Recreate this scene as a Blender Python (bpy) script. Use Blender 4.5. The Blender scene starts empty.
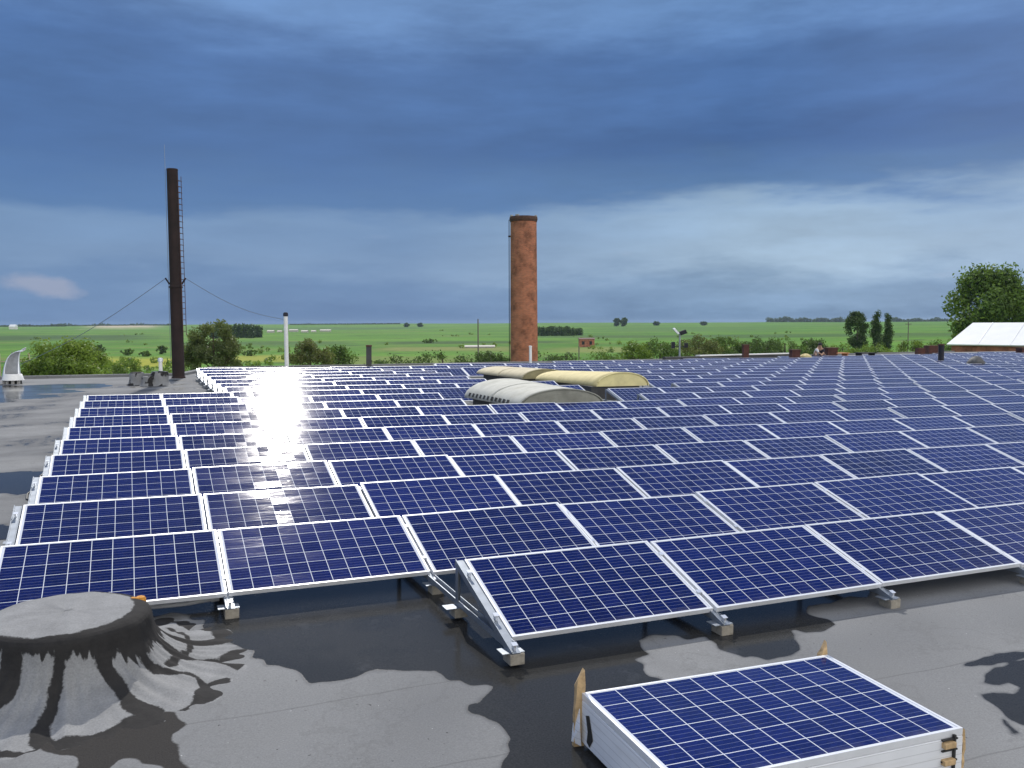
import bpy, bmesh, math, random
import numpy as np
from mathutils import Vector, Matrix, noise
R = math.radians
rnd = random.Random(7)
scene = bpy.context.scene
col = scene.collection

# ------------------------------------------------------------------ camera
F_PX = 883.03
CAM = Vector((1.0117, -5.3864, 2.2968))
FW = Vector((0.39543, 0.91593, -0.06865)).normalized()
RT = Vector((0.91801, -0.39642, 0.00986)).normalized()
UP = RT.cross(FW).normalized()
RT = FW.cross(UP).normalized()
cam = bpy.data.cameras.new('camera')
cam.sensor_width = 36.0
cam.lens = F_PX * 36.0 / 1024.0
cam.clip_start = 0.05
cam.clip_end = 30000
co = bpy.data.objects.new('camera', cam)
col.objects.link(co)
M4 = Matrix.Identity(4)
for i in range(3):
    M4[i][0], M4[i][1], M4[i][2], M4[i][3] = RT[i], UP[i], -FW[i], CAM[i]
# the roof falls gently to the right: the survey frame (roof level) is turned into the upright world about the camera
ROOF_FALL = 0.0147
Q = Matrix.Translation(CAM) @ Matrix.Rotation(ROOF_FALL, 4, Vector((FW.x, FW.y, 0)).normalized()) @ Matrix.Translation(-CAM)
Q3 = Q.to_3x3()
AX_ROOF = (FW.copy(), RT.copy(), UP.copy())
AX_WORLD = tuple(Q3 @ a for a in AX_ROOF)
co.matrix_world = Q @ M4
scene.camera = co

# ------------------------------------------------------------------ light
SUN_AZ, SUN_EL = R(10.8), R(39.5)
S = Vector((math.sin(SUN_AZ) * math.cos(SUN_EL), math.cos(SUN_AZ) * math.cos(SUN_EL), math.sin(SUN_EL)))
S = Q3 @ S
sun = bpy.data.lights.new('sun', 'SUN')
sun.energy = 3.6
sun.angle = R(0.5)
sun.color = (1.0, 0.95, 0.87)
so = bpy.data.objects.new('sun', sun)
col.objects.link(so)
so.rotation_euler = (-S).to_track_quat('-Z', 'Y').to_euler()
so.location = (0, 0, 60)

scene.view_settings.view_transform = 'Standard'
scene.view_settings.look = 'None'
scene.view_settings.exposure = 0.0
scene.view_settings.gamma = 1.0
scene.view_settings.use_curve_mapping = False
scene.cycles.max_bounces = 6
scene.cycles.volume_bounces = 0
scene.cycles.use_denoising = True

def srgb(r, g, b):
    f = lambda c: (c / 12.92 if c <= 0.04045 else ((c + 0.055) / 1.055) ** 2.4)
    return (f(r / 255), f(g / 255), f(b / 255))


CLOUD = [  # sin(elevation) -> colour of the storm cloud deck
    (0.000, srgb(108, 140, 174)), (0.030, srgb(130, 160, 192)), (0.068, srgb(164, 189, 212)), (0.104, srgb(158, 185, 211)),
    (0.138, srgb(84, 120, 166)), (0.190, srgb(62, 97, 150)), (0.260, srgb(72, 109, 163)), (0.335, srgb(102, 140, 191)),
    (0.420, srgb(116, 152, 206)), (0.650, srgb(86, 124, 186)), (1.000, srgb(150, 174, 210))]


class NT:
    """small helper to wire node trees"""
    def __init__(s, tree):
        s.t = tree
        s.n = tree.nodes
        s.l = tree.links

    def new(s, typ, **kw):
        n = s.n.new(typ)
        for k, v in kw.items():
            setattr(n, k, v)
        return n

    def put(s, sock, v):
        if isinstance(v, bpy.types.NodeSocket):
            s.l.new(v, sock)
        elif isinstance(v, (tuple, list)) and len(v) == 3 and sock.type == 'RGBA':
            sock.default_value = (*v, 1)
        else:
            sock.default_value = v

    def math(s, op, a, b=0.0, c=None, clamp=False):
        n = s.new('ShaderNodeMath', operation=op, use_clamp=clamp)
        s.put(n.inputs[0], a)
        s.put(n.inputs[1], b)
        if c is not None:
            s.put(n.inputs[2], c)
        return n.outputs[0]

    def mix(s, fac, a, b, typ='MIX'):
        n = s.new('ShaderNodeMix', data_type='RGBA', blend_type=typ)
        s.put(n.inputs[0], fac)
        s.put(n.inputs[6], a)
        s.put(n.inputs[7], b)
        return n.outputs[2]

    def noise(s, vec, scale, detail=3, rough=0.55, mapscale=None):
        if mapscale is not None:
            m = s.new('ShaderNodeMapping')
            s.put(m.inputs[0], vec)
            m.inputs[3].default_value = mapscale
            vec = m.outputs[0]
        n = s.new('ShaderNodeTexNoise')
        s.put(n.inputs['Vector'], vec)
        n.inputs['Scale'].default_value = scale
        n.inputs['Detail'].default_value = detail
        n.inputs['Roughness'].default_value = rough
        return n.outputs[0]

    def ramp(s, fac, stops, interp='LINEAR'):
        n = s.new('ShaderNodeValToRGB')
        cr = n.color_ramp
        cr.interpolation = interp
        while len(cr.elements) < len(stops):
            cr.elements.new(0.5)
        for e, (p, c) in zip(cr.elements, stops):
            e.position = p
            e.color = (*c, 1) if len(c) == 3 else c
        s.put(n.inputs[0], fac)
        return n.outputs[0]

    def rng(s, v, a, b, c=0.0, d=1.0):
        n = s.new('ShaderNodeMapRange')
        n.clamp = True
        s.put(n.inputs[0], v)
        for i, x in enumerate((a, b, c, d)):
            n.inputs[i + 1].default_value = x
        return n.outputs[0]


world = bpy.data.worlds.new('World')
scene.world = world
world.use_nodes = True
w = NT(world.node_tree)
w.n.clear()
sky = w.new('ShaderNodeTexSky', sky_type='NISHITA')
sky.sun_disc = False
sky.sun_elevation = SUN_EL
sky.sun_rotation = SUN_AZ
tc = w.new('ShaderNodeTexCoord').outputs['Generated']
sep = w.new('ShaderNodeSeparateXYZ')
w.put(sep.inputs[0], tc)
z = sep.outputs[2]
n1 = w.noise(tc, 2.4, 6, 0.55, (1, 1, 5.0))
n2 = w.noise(tc, 6.5, 7, 0.6, (1, 1, 4.5))
zz = w.math('ADD', z, w.math('MULTIPLY', w.math('SUBTRACT', n1, 0.5), 0.11))
zz = w.math('ADD', zz, w.math('MULTIPLY', w.math('SUBTRACT', n2, 0.5), 0.06))
deck = w.ramp(zz, CLOUD, 'EASE')
# soft mottling of the deck
mot = w.rng(n2, 0.3, 0.72, 0.84, 1.18)
deck = w.mix(1.0, deck, mot, 'MULTIPLY')
# the far right of the picture is paler, the left flatter and bluer
az = w.new('ShaderNodeVectorMath', operation='DOT_PRODUCT')
w.put(az.inputs[0], tc)
az.inputs[1].default_value = RT
side = w.rng(az.outputs['Value'], -0.12, 0.35)
low = w.math('SUBTRACT', 1.0, w.rng(z, 0.10, 0.30))
flat = w.mix(w.math('MULTIPLY', w.math('SUBTRACT', 1.0, side), w.math('MULTIPLY', low, 0.70)), deck, srgb(82, 121, 172))
pale = w.mix(w.math('MULTIPLY', w.rng(az.outputs['Value'], 0.25, 0.60), 0.35), flat, (0.24, 0.33, 0.56))
# small bright wisps low over the horizon
n3 = w.noise(tc, 6.0, 5, 0.6, (1, 1, 5.0))
wisp = w.math('MULTIPLY', w.rng(n3, 0.62, 0.76), w.math('MULTIPLY', w.rng(z, 0.02, 0.05), w.math('SUBTRACT', 1.0, w.rng(z, 0.07, 0.11))))
pale = w.mix(w.math('MULTIPLY', wisp, 0.45), pale, (0.42, 0.46, 0.62))
# one small sunlit cloud low at the left
cd = (FW + RT * ((42 - 512) / F_PX) + UP * ((384 - 278) / F_PX)).normalized()
df = w.new('ShaderNodeVectorMath', operation='SUBTRACT')
w.put(df.inputs[0], tc)
df.inputs[1].default_value = cd
dl = w.new('ShaderNodeVectorMath', operation='DOT_PRODUCT')
w.put(dl.inputs[0], df.outputs[0])
dl.inputs[1].default_value = RT
dsep = w.new('ShaderNodeSeparateXYZ')
w.put(dsep.inputs[0], df.outputs[0])
ex = w.math('POWER', w.math('DIVIDE', dl.outputs['Value'], 0.034), 2.0)
ez_ = w.math('POWER', w.math('DIVIDE', w.math('ADD', dsep.outputs[2], w.math('MULTIPLY', dl.outputs['Value'], 0.18)), 0.012), 2.0)
rr_c = w.math('ADD', w.math('ADD', ex, ez_), w.math('MULTIPLY', w.math('SUBTRACT', w.noise(tc, 26.0, 6, 0.65, (1, 1, 2.5)), 0.5), 3.0))
puff = w.math('SUBTRACT', 1.0, w.rng(rr_c, 0.1, 1.3))
ahead = w.new('ShaderNodeVectorMath', operation='DOT_PRODUCT')
w.put(ahead.inputs[0], tc)
ahead.inputs[1].default_value = FW
puff = w.math('MULTIPLY', puff, w.math('GREATER_THAN', ahead.outputs['Value'], 0.0))
pale = w.mix(w.math('MULTIPLY', puff, 0.50), pale, srgb(172, 174, 192))
# unseen bright cumulus in blue sky behind the camera, added to light front faces
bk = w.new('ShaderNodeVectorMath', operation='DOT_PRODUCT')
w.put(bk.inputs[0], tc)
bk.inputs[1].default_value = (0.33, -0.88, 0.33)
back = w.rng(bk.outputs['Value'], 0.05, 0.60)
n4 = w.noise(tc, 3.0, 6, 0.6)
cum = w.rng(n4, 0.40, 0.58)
bgS = w.new('ShaderNodeBackground')
w.put(bgS.inputs[0], sky.outputs[0])
bgS.inputs[1].default_value = 0.12
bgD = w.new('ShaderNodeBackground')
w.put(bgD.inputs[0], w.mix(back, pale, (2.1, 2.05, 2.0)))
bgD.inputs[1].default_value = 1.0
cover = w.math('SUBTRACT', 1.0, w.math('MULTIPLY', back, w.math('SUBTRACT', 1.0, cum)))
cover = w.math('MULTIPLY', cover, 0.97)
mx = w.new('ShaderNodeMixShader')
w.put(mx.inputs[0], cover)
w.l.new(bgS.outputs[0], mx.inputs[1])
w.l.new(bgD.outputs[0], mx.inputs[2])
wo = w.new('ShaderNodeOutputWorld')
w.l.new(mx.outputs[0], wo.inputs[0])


# ------------------------------------------------------------------ pixel -> place helpers (used to read positions off the survey)
def ray(x, y):
    return FW + RT * ((x - 512) / F_PX) + UP * ((384 - y) / F_PX)


def at_z(x, y, z=0.0):
    v = ray(x, y)
    return CAM + v * ((z - CAM.z) / v.z)


def at_d(x, y, d):
    return CAM + ray(x, y) * d


def at_y(x, y, Y):
    v = ray(x, y)
    return CAM + v * ((Y - CAM.y) / v.y)


def px(P):
    q = Vector(P) - CAM
    k = q.dot(FW)
    return 512 + F_PX * q.dot(RT) / k, 384 - F_PX * q.dot(UP) / k, k


def use_axes(a):
    global FW, RT, UP
    FW, RT, UP = a


settled = {'camera', 'sun'}


def settle(on_roof):
    """things surveyed on the roof are turned with it; pipes, poles and people stay upright"""
    for o_ in list(col.objects):
        if o_.parent is not None or o_.name in settled:
            continue
        settled.add(o_.name)
        if on_roof:
            if o_.get('category') in ('flue', 'vent pipe', 'floodlight', 'person'):
                o_.location = Q @ Vector(o_.location)
            else:
                o_.matrix_basis = Q @ o_.matrix_basis


# ------------------------------------------------------------------ materials
def mat(name, color=(0.5, 0.5, 0.5), rough=0.6, metal=0.0, spec=0.5, var=0.12, vscale=6.0, bump=0.0, bscale=40.0, build=None, coords='Object'):
    m = bpy.data.materials.new(name)
    m.use_nodes = True
    t = NT(m.node_tree)
    b = t.n['Principled BSDF']
    tcn = t.new('ShaderNodeTexCoord')
    if coords == 'World':
        vec = t.new('ShaderNodeNewGeometry').outputs['Position']
    else:
        vec = tcn.outputs[coords]
    b.inputs['Roughness'].default_value = rough
    b.inputs['Metallic'].default_value = metal
    b.inputs['Specular IOR Level'].default_value = spec
    nz = t.noise(vec, vscale, 5, 0.6)
    lo = tuple(c * (1 - var) for c in color)
    hi = tuple(min(1, c * (1 + var)) for c in color)
    c = t.mix(t.rng(nz, 0.3, 0.7), lo, hi)
    if build:
        c = build(t, b, vec, c)
    t.put(b.inputs['Base Color'], c)
    if bump:
        bn = t.new('ShaderNodeBump')
        bn.inputs['Strength'].default_value = bump
        bn.inputs['Distance'].default_value = 0.01
        t.put(bn.inputs['Height'], t.noise(vec, bscale, 4, 0.6))
        t.put(b.inputs['Normal'], bn.outputs[0])
    return m


def cells_build(t, b, vec, c):
    sp = t.new('ShaderNodeSeparateXYZ')
    t.put(sp.inputs[0], vec)
    u, v = sp.outputs[0], sp.outputs[1]
    P = 0.1585
    fu = t.math('DIVIDE', t.math('SUBTRACT', u, 0.0325), P)
    fv = t.math('DIVIDE', t.math('SUBTRACT', v, 0.0205), P)
    gu = t.math('FRACT', fu)
    gv = t.math('FRACT', fv)
    G = 0.0175                                  # half width of the white gap, in cells
    inu = t.math('MULTIPLY', t.math('GREATER_THAN', gu, G), t.math('LESS_THAN', gu, 1 - G))
    inv = t.math('MULTIPLY', t.math('GREATER_THAN', gv, G), t.math('LESS_THAN', gv, 1 - G))
    inside = t.math('MULTIPLY', t.math('MULTIPLY', t.math('GREATER_THAN', fu, 0.0), t.math('LESS_THAN', fu, 10.0)),
                    t.math('MULTIPLY', t.math('GREATER_THAN', fv, 0.0), t.math('LESS_THAN', fv, 6.0)))
    cell = t.math('MULTIPLY', inside, t.math('MULTIPLY', inu, inv))
    # polycrystalline grain, one tint per cell, one tint per panel
    oi = t.new('ShaderNodeObjectInfo').outputs['Random']
    wn = t.new('ShaderNodeTexWhiteNoise', noise_dimensions='3D')
    cb = t.new('ShaderNodeCombineXYZ')
    t.put(cb.inputs[0], t.math('FLOOR', fu))
    t.put(cb.inputs[1], t.math('FLOOR', fv))
    t.put(cb.inputs[2], t.math('MULTIPLY', oi, 37.0))
    t.put(wn.inputs['Vector'], cb.outputs[0])
    vo = t.new('ShaderNodeTexVoronoi')
    t.put(vo.inputs['Vector'], vec)
    vo.inputs['Scale'].default_value = 75
    grain = t.new('ShaderNodeSeparateColor')
    t.put(grain.inputs[0], vo.outputs['Color'])
    k = t.math('ADD', t.math('MULTIPLY', grain.outputs[0], 0.5), t.math('MULTIPLY', wn.outputs['Value'], 0.35))
    k = t.math('ADD', k, t.math('MULTIPLY', t.math('SUBTRACT', oi, 0.3), 0.5))
    blue = t.mix(k, (0.0026, 0.0066, 0.054), (0.0072, 0.0150, 0.122))
    bus = t.math('FRACT', t.math('ADD', t.math('MULTIPLY', gv, 4.0), 0.5))
    busl = t.math('LESS_THAN', t.math('ABSOLUTE', t.math('SUBTRACT', bus, 0.5)), 0.030)
    blue = t.mix(t.math('MULTIPLY', busl, 0.40), blue, (0.30, 0.34, 0.48))
    out = t.mix(cell, (0.60, 0.63, 0.70), blue)
    # faint dust and dried rain marks
    du = t.noise(vec, 3.5, 6, 0.7)
    out = t.mix(t.math('MULTIPLY', t.rng(du, 0.50, 0.78), 0.03), out, (0.5, 0.48, 0.44))
    tide = t.math('MULTIPLY', t.math('SUBTRACT', 1.0, t.rng(v, 0.018, 0.075)), t.rng(t.noise(vec, 6.0, 4, 0.6), 0.35, 0.7))
    out = t.mix(t.math('MULTIPLY', tide, 0.16), out, (0.36, 0.34, 0.31))
    dv = t.new('ShaderNodeTexVoronoi')
    dof = t.new('ShaderNodeVectorMath', operation='ADD')
    t.put(dof.inputs[0], vec)
    dcb = t.new('ShaderNodeCombineXYZ')
    t.put(dcb.inputs[0], t.math('MULTIPLY', oi, 91.0))
    t.put(dcb.inputs[1], t.math('MULTIPLY', oi, 57.0))
    t.put(dof.inputs[1], dcb.outputs[0])
    t.put(dv.inputs['Vector'], dof.outputs[0])
    dv.inputs['Scale'].default_value = 2.2
    dcol = t.new('ShaderNodeSeparateColor')
    t.put(dcol.inputs[0], dv.outputs['Color'])
    drop = t.math('MULTIPLY', t.math('LESS_THAN', t.math('ADD', dv.outputs['Distance'], t.math('MULTIPLY', du, 0.02)), 0.030), t.math('GREATER_THAN', dcol.outputs[0], 0.86))
    out = t.mix(t.math('MULTIPLY', drop, 0.75), out, (0.62, 0.62, 0.58))
    # structured solar glass: slow waviness gives the glint its broken look
    off = t.new('ShaderNodeVectorMath', operation='ADD')
    t.put(off.inputs[0], vec)
    cc = t.new('ShaderNodeCombineXYZ')
    for i in range(3):
        t.put(cc.inputs[i], t.math('MULTIPLY', oi, 53.0 + 17 * i))
    t.put(off.inputs[1], cc.outputs[0])
    h = t.noise(off.outputs[0], 1.0, 3, 0.6, (2.6, 13.0, 1))
    bn = t.new('ShaderNodeBump')
    bn.inputs['Strength'].default_value = 1.0
    bn.inputs['Distance'].default_value = 0.0017
    t.put(bn.inputs['Height'], h)
    # each cell sits a hair out of plane, so the glint breaks up cell by cell
    jn = t.new('ShaderNodeVectorMath', operation='SUBTRACT')
    t.put(jn.inputs[0], wn.outputs['Color'])
    jn.inputs[1].default_value = (0.5, 0.5, 0.5)
    js = t.new('ShaderNodeVectorMath', operation='MULTIPLY')
    t.put(js.inputs[0], jn.outputs[0])
    js.inputs[1].default_value = (0.012, 0.034, 0.0)
    ja = t.new('ShaderNodeVectorMath', operation='ADD')
    t.put(ja.inputs[0], bn.outputs[0])
    t.put(ja.inputs[1], js.outputs[0])
    jz = t.new('ShaderNodeVectorMath', operation='NORMALIZE')
    t.put(jz.inputs[0], ja.outputs[0])
    t.put(b.inputs['Normal'], jz.outputs[0])
    t.put(b.inputs['Roughness'], t.math('ADD', 0.058, t.math('MULTIPLY', wn.outputs['Value'], 0.03)))
    return out


M = {}
M['cells'] = mat('solar_cells', rough=0.1, spec=0.14, build=cells_build, coords='UV')
M['alu'] = mat('anodised_aluminium', (0.80, 0.81, 0.83), 0.42, 0.35, var=0.05, vscale=9)
M['galv'] = mat('galvanised_rail', (0.27, 0.30, 0.34), 0.45, 0.65, var=0.14, vscale=14)
M['block'] = mat('foot_block', (0.30, 0.27, 0.22), 0.85, var=0.25, vscale=25, bump=0.4)
M['dark'] = mat('shade_dark_underside', (0.03, 0.03, 0.035), 0.7)  # shade under the panels put into the colour of their white backs


def felt_build(t, b, vec, c):
    fine = t.noise(vec, 90.0, 3, 0.7)
    c = t.mix(t.rng(fine, 0.25, 0.75), t.mix(1.0, c, (0.80, 0.80, 0.80), 'MULTIPLY'), t.mix(1.0, c, (1.18, 1.18, 1.17), 'MULTIPLY'))
    big = t.noise(vec, 0.55, 6, 0.62)
    c = t.mix(t.rng(big, 0.42, 0.72), c, t.mix(1.0, c, (0.70, 0.705, 0.72), 'MULTIPLY'))
    # damp tide marks
    tide = t.noise(vec, 1.3, 5, 0.6)
    line = t.math('SUBTRACT', 1.0, t.rng(t.math('ABSOLUTE', t.math('SUBTRACT', tide, 0.56)), 0.0, 0.018))
    c = t.mix(t.math('MULTIPLY', line, 0.20), c, (0.10, 0.10, 0.10))
    # felt rolls, 1 m wide, lapped across the slope
    sp = t.new('ShaderNodeSeparateXYZ')
    t.put(sp.inputs[0], vec)
    wob = t.noise(vec, 0.9, 3)
    yy = t.math('ADD', sp.outputs[1], t.math('MULTIPLY', wob, 0.10))
    lap = t.math('SUBTRACT', 1.0, t.rng(t.math('ABSOLUTE', t.math('SUBTRACT', t.math('FRACT', t.math('ADD', yy, 0.62)), 0.5)), 0.0, 0.010))
    c = t.mix(t.math('MULTIPLY', lap, 0.40), c, (0.06, 0.06, 0.06))
    grit = t.noise(vec, 26.0, 2, 0.5)
    c = t.mix(t.rng(grit, 0.73, 0.77), c, (0.07, 0.07, 0.07))
    grit2 = t.noise(vec, 34.0, 2, 0.5)
    c = t.mix(t.rng(grit2, 0.76, 0.79), c, (0.42, 0.42, 0.42))
    # rain still standing or soaking in, and runs of tar: coverage stored on the sheet
    fr = t.noise(vec, 7.0, 6, 0.7)
    aw = t.new('ShaderNodeAttribute', attribute_name='wet').outputs['Fac']
    k = t.rng(t.math('ADD', aw, t.math('MULTIPLY', t.math('SUBTRACT', fr, 0.5), 0.55)), 0.40, 0.62)
    halo = t.rng(t.math('ADD', aw, t.math('MULTIPLY', t.math('SUBTRACT', fr, 0.5), 0.4)), 0.12, 0.55)
    c = t.mix(t.math('MULTIPLY', halo, 0.50), c, (0.070, 0.075, 0.086))
    pool = t.noise(vec, 0.8, 5, 0.6)
    pk = t.rng(pool, 0.45, 0.64)
    dry = t.noise(vec, 2.2, 6, 0.65)
    wc = t.mix(t.rng(fine, 0.3, 0.7), (0.022, 0.022, 0.0215), (0.040, 0.040, 0.039))
    wc = t.mix(t.rng(dry, 0.60, 0.74, 0, 0.55), wc, (0.085, 0.086, 0.09))
    c = t.mix(k, c, wc)
    tt = t.new('ShaderNodeAttribute', attribute_name='tarred').outputs['Fac']
    tk = t.rng(t.math('ADD', tt, t.math('MULTIPLY', t.math('SUBTRACT', fr, 0.5), 0.8)), 0.40, 0.60)
    c = t.mix(tk, c, t.mix(fine, (0.018, 0.017, 0.017), (0.05, 0.047, 0.045)))
    t.put(b.inputs['Roughness'], t.math('ADD', 0.9, t.math('MULTIPLY', k, t.math('SUBTRACT', t.math('MULTIPLY', pk, -0.08), 0.74))))
    t.put(b.inputs['Specular IOR Level'], t.math('ADD', 0.12, t.math('MULTIPLY', k, -0.06)))
    bn = t.new('ShaderNodeBump')
    t.put(bn.inputs['Strength'], t.math('MULTIPLY', 0.38, t.math('SUBTRACT', 1.0, k)))
    bn.inputs['Distance'].default_value = 0.01
    t.put(bn.inputs['Height'], t.noise(vec, 120, 4, 0.6))
    t.put(b.inputs['Normal'], bn.outputs[0])
    return c


M['felt'] = mat('mineral_felt', (0.214, 0.218, 0.222), 0.80, spec=0.35, var=0.10, vscale=2.2, build=felt_build, bump=0, bscale=120, coords='World')


def wet_build(t, b, vec, c):
    pool = t.noise(vec, 0.9, 5, 0.6)
    k = t.rng(pool, 0.45, 0.66)
    t.put(b.inputs['Roughness'], t.math('SUBTRACT', 0.20, t.math('MULTIPLY', k, 0.10)))
    fine = t.noise(vec, 70.0, 3, 0.7)
    c = t.mix(t.rng(fine, 0.3, 0.7), t.mix(1.0, c, (0.78, 0.78, 0.78), 'MULTIPLY'), t.mix(1.0, c, (1.25, 1.25, 1.25), 'MULTIPLY'))
    dry = t.noise(vec, 2.6, 6, 0.65)
    c = t.mix(t.rng(dry, 0.64, 0.74, 0, 0.5), c, (0.09, 0.09, 0.095))
    return c


M['wet'] = mat('rain_wet_felt', (0.020, 0.021, 0.022), 0.2, spec=0.09, var=0.2, vscale=3, build=wet_build, coords='World')
M['water'] = mat('rain_puddle', (0.013, 0.014, 0.015), 0.08, spec=0.14, var=0.1, coords='World', bump=0.05, bscale=8)
M['damp'] = mat('damp_felt', (0.060, 0.062, 0.066), 0.42, spec=0.16, var=0.3, vscale=1.2, coords='World')
M['tar'] = mat('tar', (0.024, 0.023, 0.023), 0.7, spec=0.10, var=0.3, vscale=12, bump=0.3, bscale=30)


def tarfelt_build(t, b, vec, c):
    a = t.new('ShaderNodeAttribute', attribute_name='tar')
    nz = t.noise(vec, 13.0, 7, 0.75)
    k = t.rng(t.math('ADD', a.outputs['Fac'], t.math('MULTIPLY', t.math('SUBTRACT', nz, 0.5), 0.9)), 0.42, 0.56)
    fine = t.noise(vec, 90.0, 3, 0.7)
    c = t.mix(t.rng(fine, 0.25, 0.75), t.mix(1.0, c, (0.8, 0.8, 0.8), 'MULTIPLY'), t.mix(1.0, c, (1.2, 1.2, 1.2), 'MULTIPLY'))
    b.inputs['Specular IOR Level'].default_value = 0.12
    return t.mix(k, c, t.mix(nz, (0.014, 0.014, 0.015), (0.045, 0.043, 0.042)))


M['tarfelt'] = mat('tarred_felt', (0.232, 0.235, 0.238), 0.9, var=0.14, vscale=5, build=tarfelt_build, bump=0.35, bscale=45)


def brick_build(t, b, vec, c):
    uv = t.new('ShaderNodeTexCoord').outputs['UV']
    br = t.new('ShaderNodeTexBrick')
    t.put(br.inputs['Vector'], uv)
    br.inputs['Color1'].default_value = (0.52, 0.150, 0.070, 1)
    br.inputs['Color2'].default_value = (0.33, 0.090, 0.045, 1)
    br.inputs['Mortar'].default_value = (0.36, 0.27, 0.20, 1)
    br.inputs['Scale'].default_value = 1.0
    br.inputs['Mortar Size'].default_value = 0.010
    br.inputs['Brick Width'].default_value = 0.26
    br.inputs['Row Height'].default_value = 0.078
    br.inputs['Bias'].default_value = 0.0
    nz = t.noise(vec, 1.1, 6, 0.65)
    c = t.mix(t.rng(nz, 0.47, 0.66, 0, 0.72), br.outputs['Color'], (0.10, 0.045, 0.03))
    n2 = t.noise(vec, 3.4, 5, 0.7)
    c = t.mix(t.rng(n2, 0.60, 0.72, 0, 0.35), c, (0.46, 0.26, 0.18))
    return c


M['brick'] = mat('weathered_brick', rough=0.9, spec=0.2, build=brick_build, bump=0.5, bscale=8)
M['rust'] = mat('rusty_steel', (0.022, 0.011, 0.010), 0.8, 0.1, var=0.45, vscale=2.2, bump=0.3, bscale=14)
M['rustbright'] = mat('rust_ring', (0.09, 0.042, 0.028), 0.8, 0.1, var=0.4, vscale=9)
M['white'] = mat('white_paint', (0.78, 0.78, 0.76), 0.5, var=0.07, vscale=8)
M['whitesheet'] = mat('white_roof_sheet', (0.86, 0.86, 0.85), 0.55, var=0.04, vscale=0.8)
M['zinc'] = mat('bright_zinc', (0.78, 0.80, 0.83), 0.30, 0.55, var=0.12, vscale=9)


def plastic_build(t, b, vec, c):
    b.inputs['Transmission Weight'].default_value = 0.0
    n = t.noise(vec, 1.0, 5, 0.65, (0.7, 4.0, 4.0))
    c = t.mix(t.rng(n, 0.5, 0.75, 0, 0.5), c, t.mix(1.0, c, (0.62, 0.58, 0.48), 'MULTIPLY'))
    sp = t.new('ShaderNodeSeparateXYZ')
    t.put(sp.inputs[0], vec)
    return c


M['vgrey'] = mat('weathered_translucent_sheet', (0.46, 0.46, 0.41), 0.75, spec=0.2, build=plastic_build, var=0.12, vscale=3)
M['vyellow'] = mat('yellowed_sheet', (0.64, 0.55, 0.28), 0.75, spec=0.2, build=plastic_build, var=0.10, vscale=3)
M['vcream'] = mat('cream_sheet', (0.52, 0.46, 0.31), 0.75, spec=0.2, build=plastic_build, var=0.12, vscale=3)
M['curb'] = mat('tarred_curb', (0.055, 0.055, 0.056), 0.75, var=0.3, vscale=6)


def carton_build(t, b, vec, c):
    n = t.noise(vec, 2.0, 5, 0.6, (1.0, 1.0, 9.0))
    c = t.mix(t.rng(n, 0.5, 0.7, 0, 0.35), c, (0.50, 0.48, 0.44))
    sp = t.new('ShaderNodeSeparateXYZ')
    t.put(sp.inputs[0], vec)
    ly = t.math('FRACT', t.math('DIVIDE', t.math('ADD', sp.outputs[2], t.math('MULTIPLY', n, 0.006)), 0.0435))
    c = t.mix(t.math('MULTIPLY', t.math('SUBTRACT', 1.0, t.rng(t.math('ABSOLUTE', t.math('SUBTRACT', ly, 0.5)), 0.0, 0.07)), 0.55), c, (0.32, 0.32, 0.33))
    sc = t.noise(vec, 5.0, 6, 0.7)
    c = t.mix(t.rng(sc, 0.62, 0.72, 0, 0.5), c, (0.42, 0.36, 0.28))
    return c


M['carton'] = mat('white_carton', (0.74, 0.75, 0.77), 0.6, build=carton_build, var=0.05, vscale=4)
M['wood'] = mat('splintered_wood', (0.48, 0.33, 0.17), 0.8, var=0.3, vscale=20, bump=0.5, bscale=60)
M['foam'] = mat('orange_foam', (0.55, 0.24, 0.03), 0.8, var=0.3, vscale=60, bump=0.6, bscale=80)
M['cablegrey'] = mat('grey_conduit', (0.55, 0.56, 0.58), 0.5)
M['black'] = mat('black_rubber', (0.02, 0.02, 0.02), 0.6)
M['conc'] = mat('pale_concrete', (0.38, 0.37, 0.35), 0.9, var=0.18, vscale=2)
M['render'] = mat('factory_wall', (0.30, 0.22, 0.17), 0.9, var=0.2, vscale=1.2)
M['tarp'] = mat('grey_tarp', (0.09, 0.09, 0.088), 0.7, var=0.4, vscale=3)
M['skin'] = mat('skin', (0.45, 0.27, 0.18), 0.6)
M['shirtw'] = mat('white_shirt', (0.78, 0.78, 0.78), 0.9)
M['cloth'] = mat('dark_clothes', (0.02, 0.02, 0.028), 0.9)
M['jeans'] = mat('blue_trousers', (0.05, 0.09, 0.24), 0.9)
M['glassdk'] = mat('dark_window', (0.02, 0.025, 0.03), 0.15)
M['polewood'] = mat('grey_timber_pole', (0.16, 0.14, 0.12), 0.9)
M['orange'] = mat('orange_crate', (0.50, 0.22, 0.09), 0.7)
M['bark'] = mat('bark', (0.075, 0.055, 0.040), 0.95, var=0.3, vscale=8)


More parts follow.
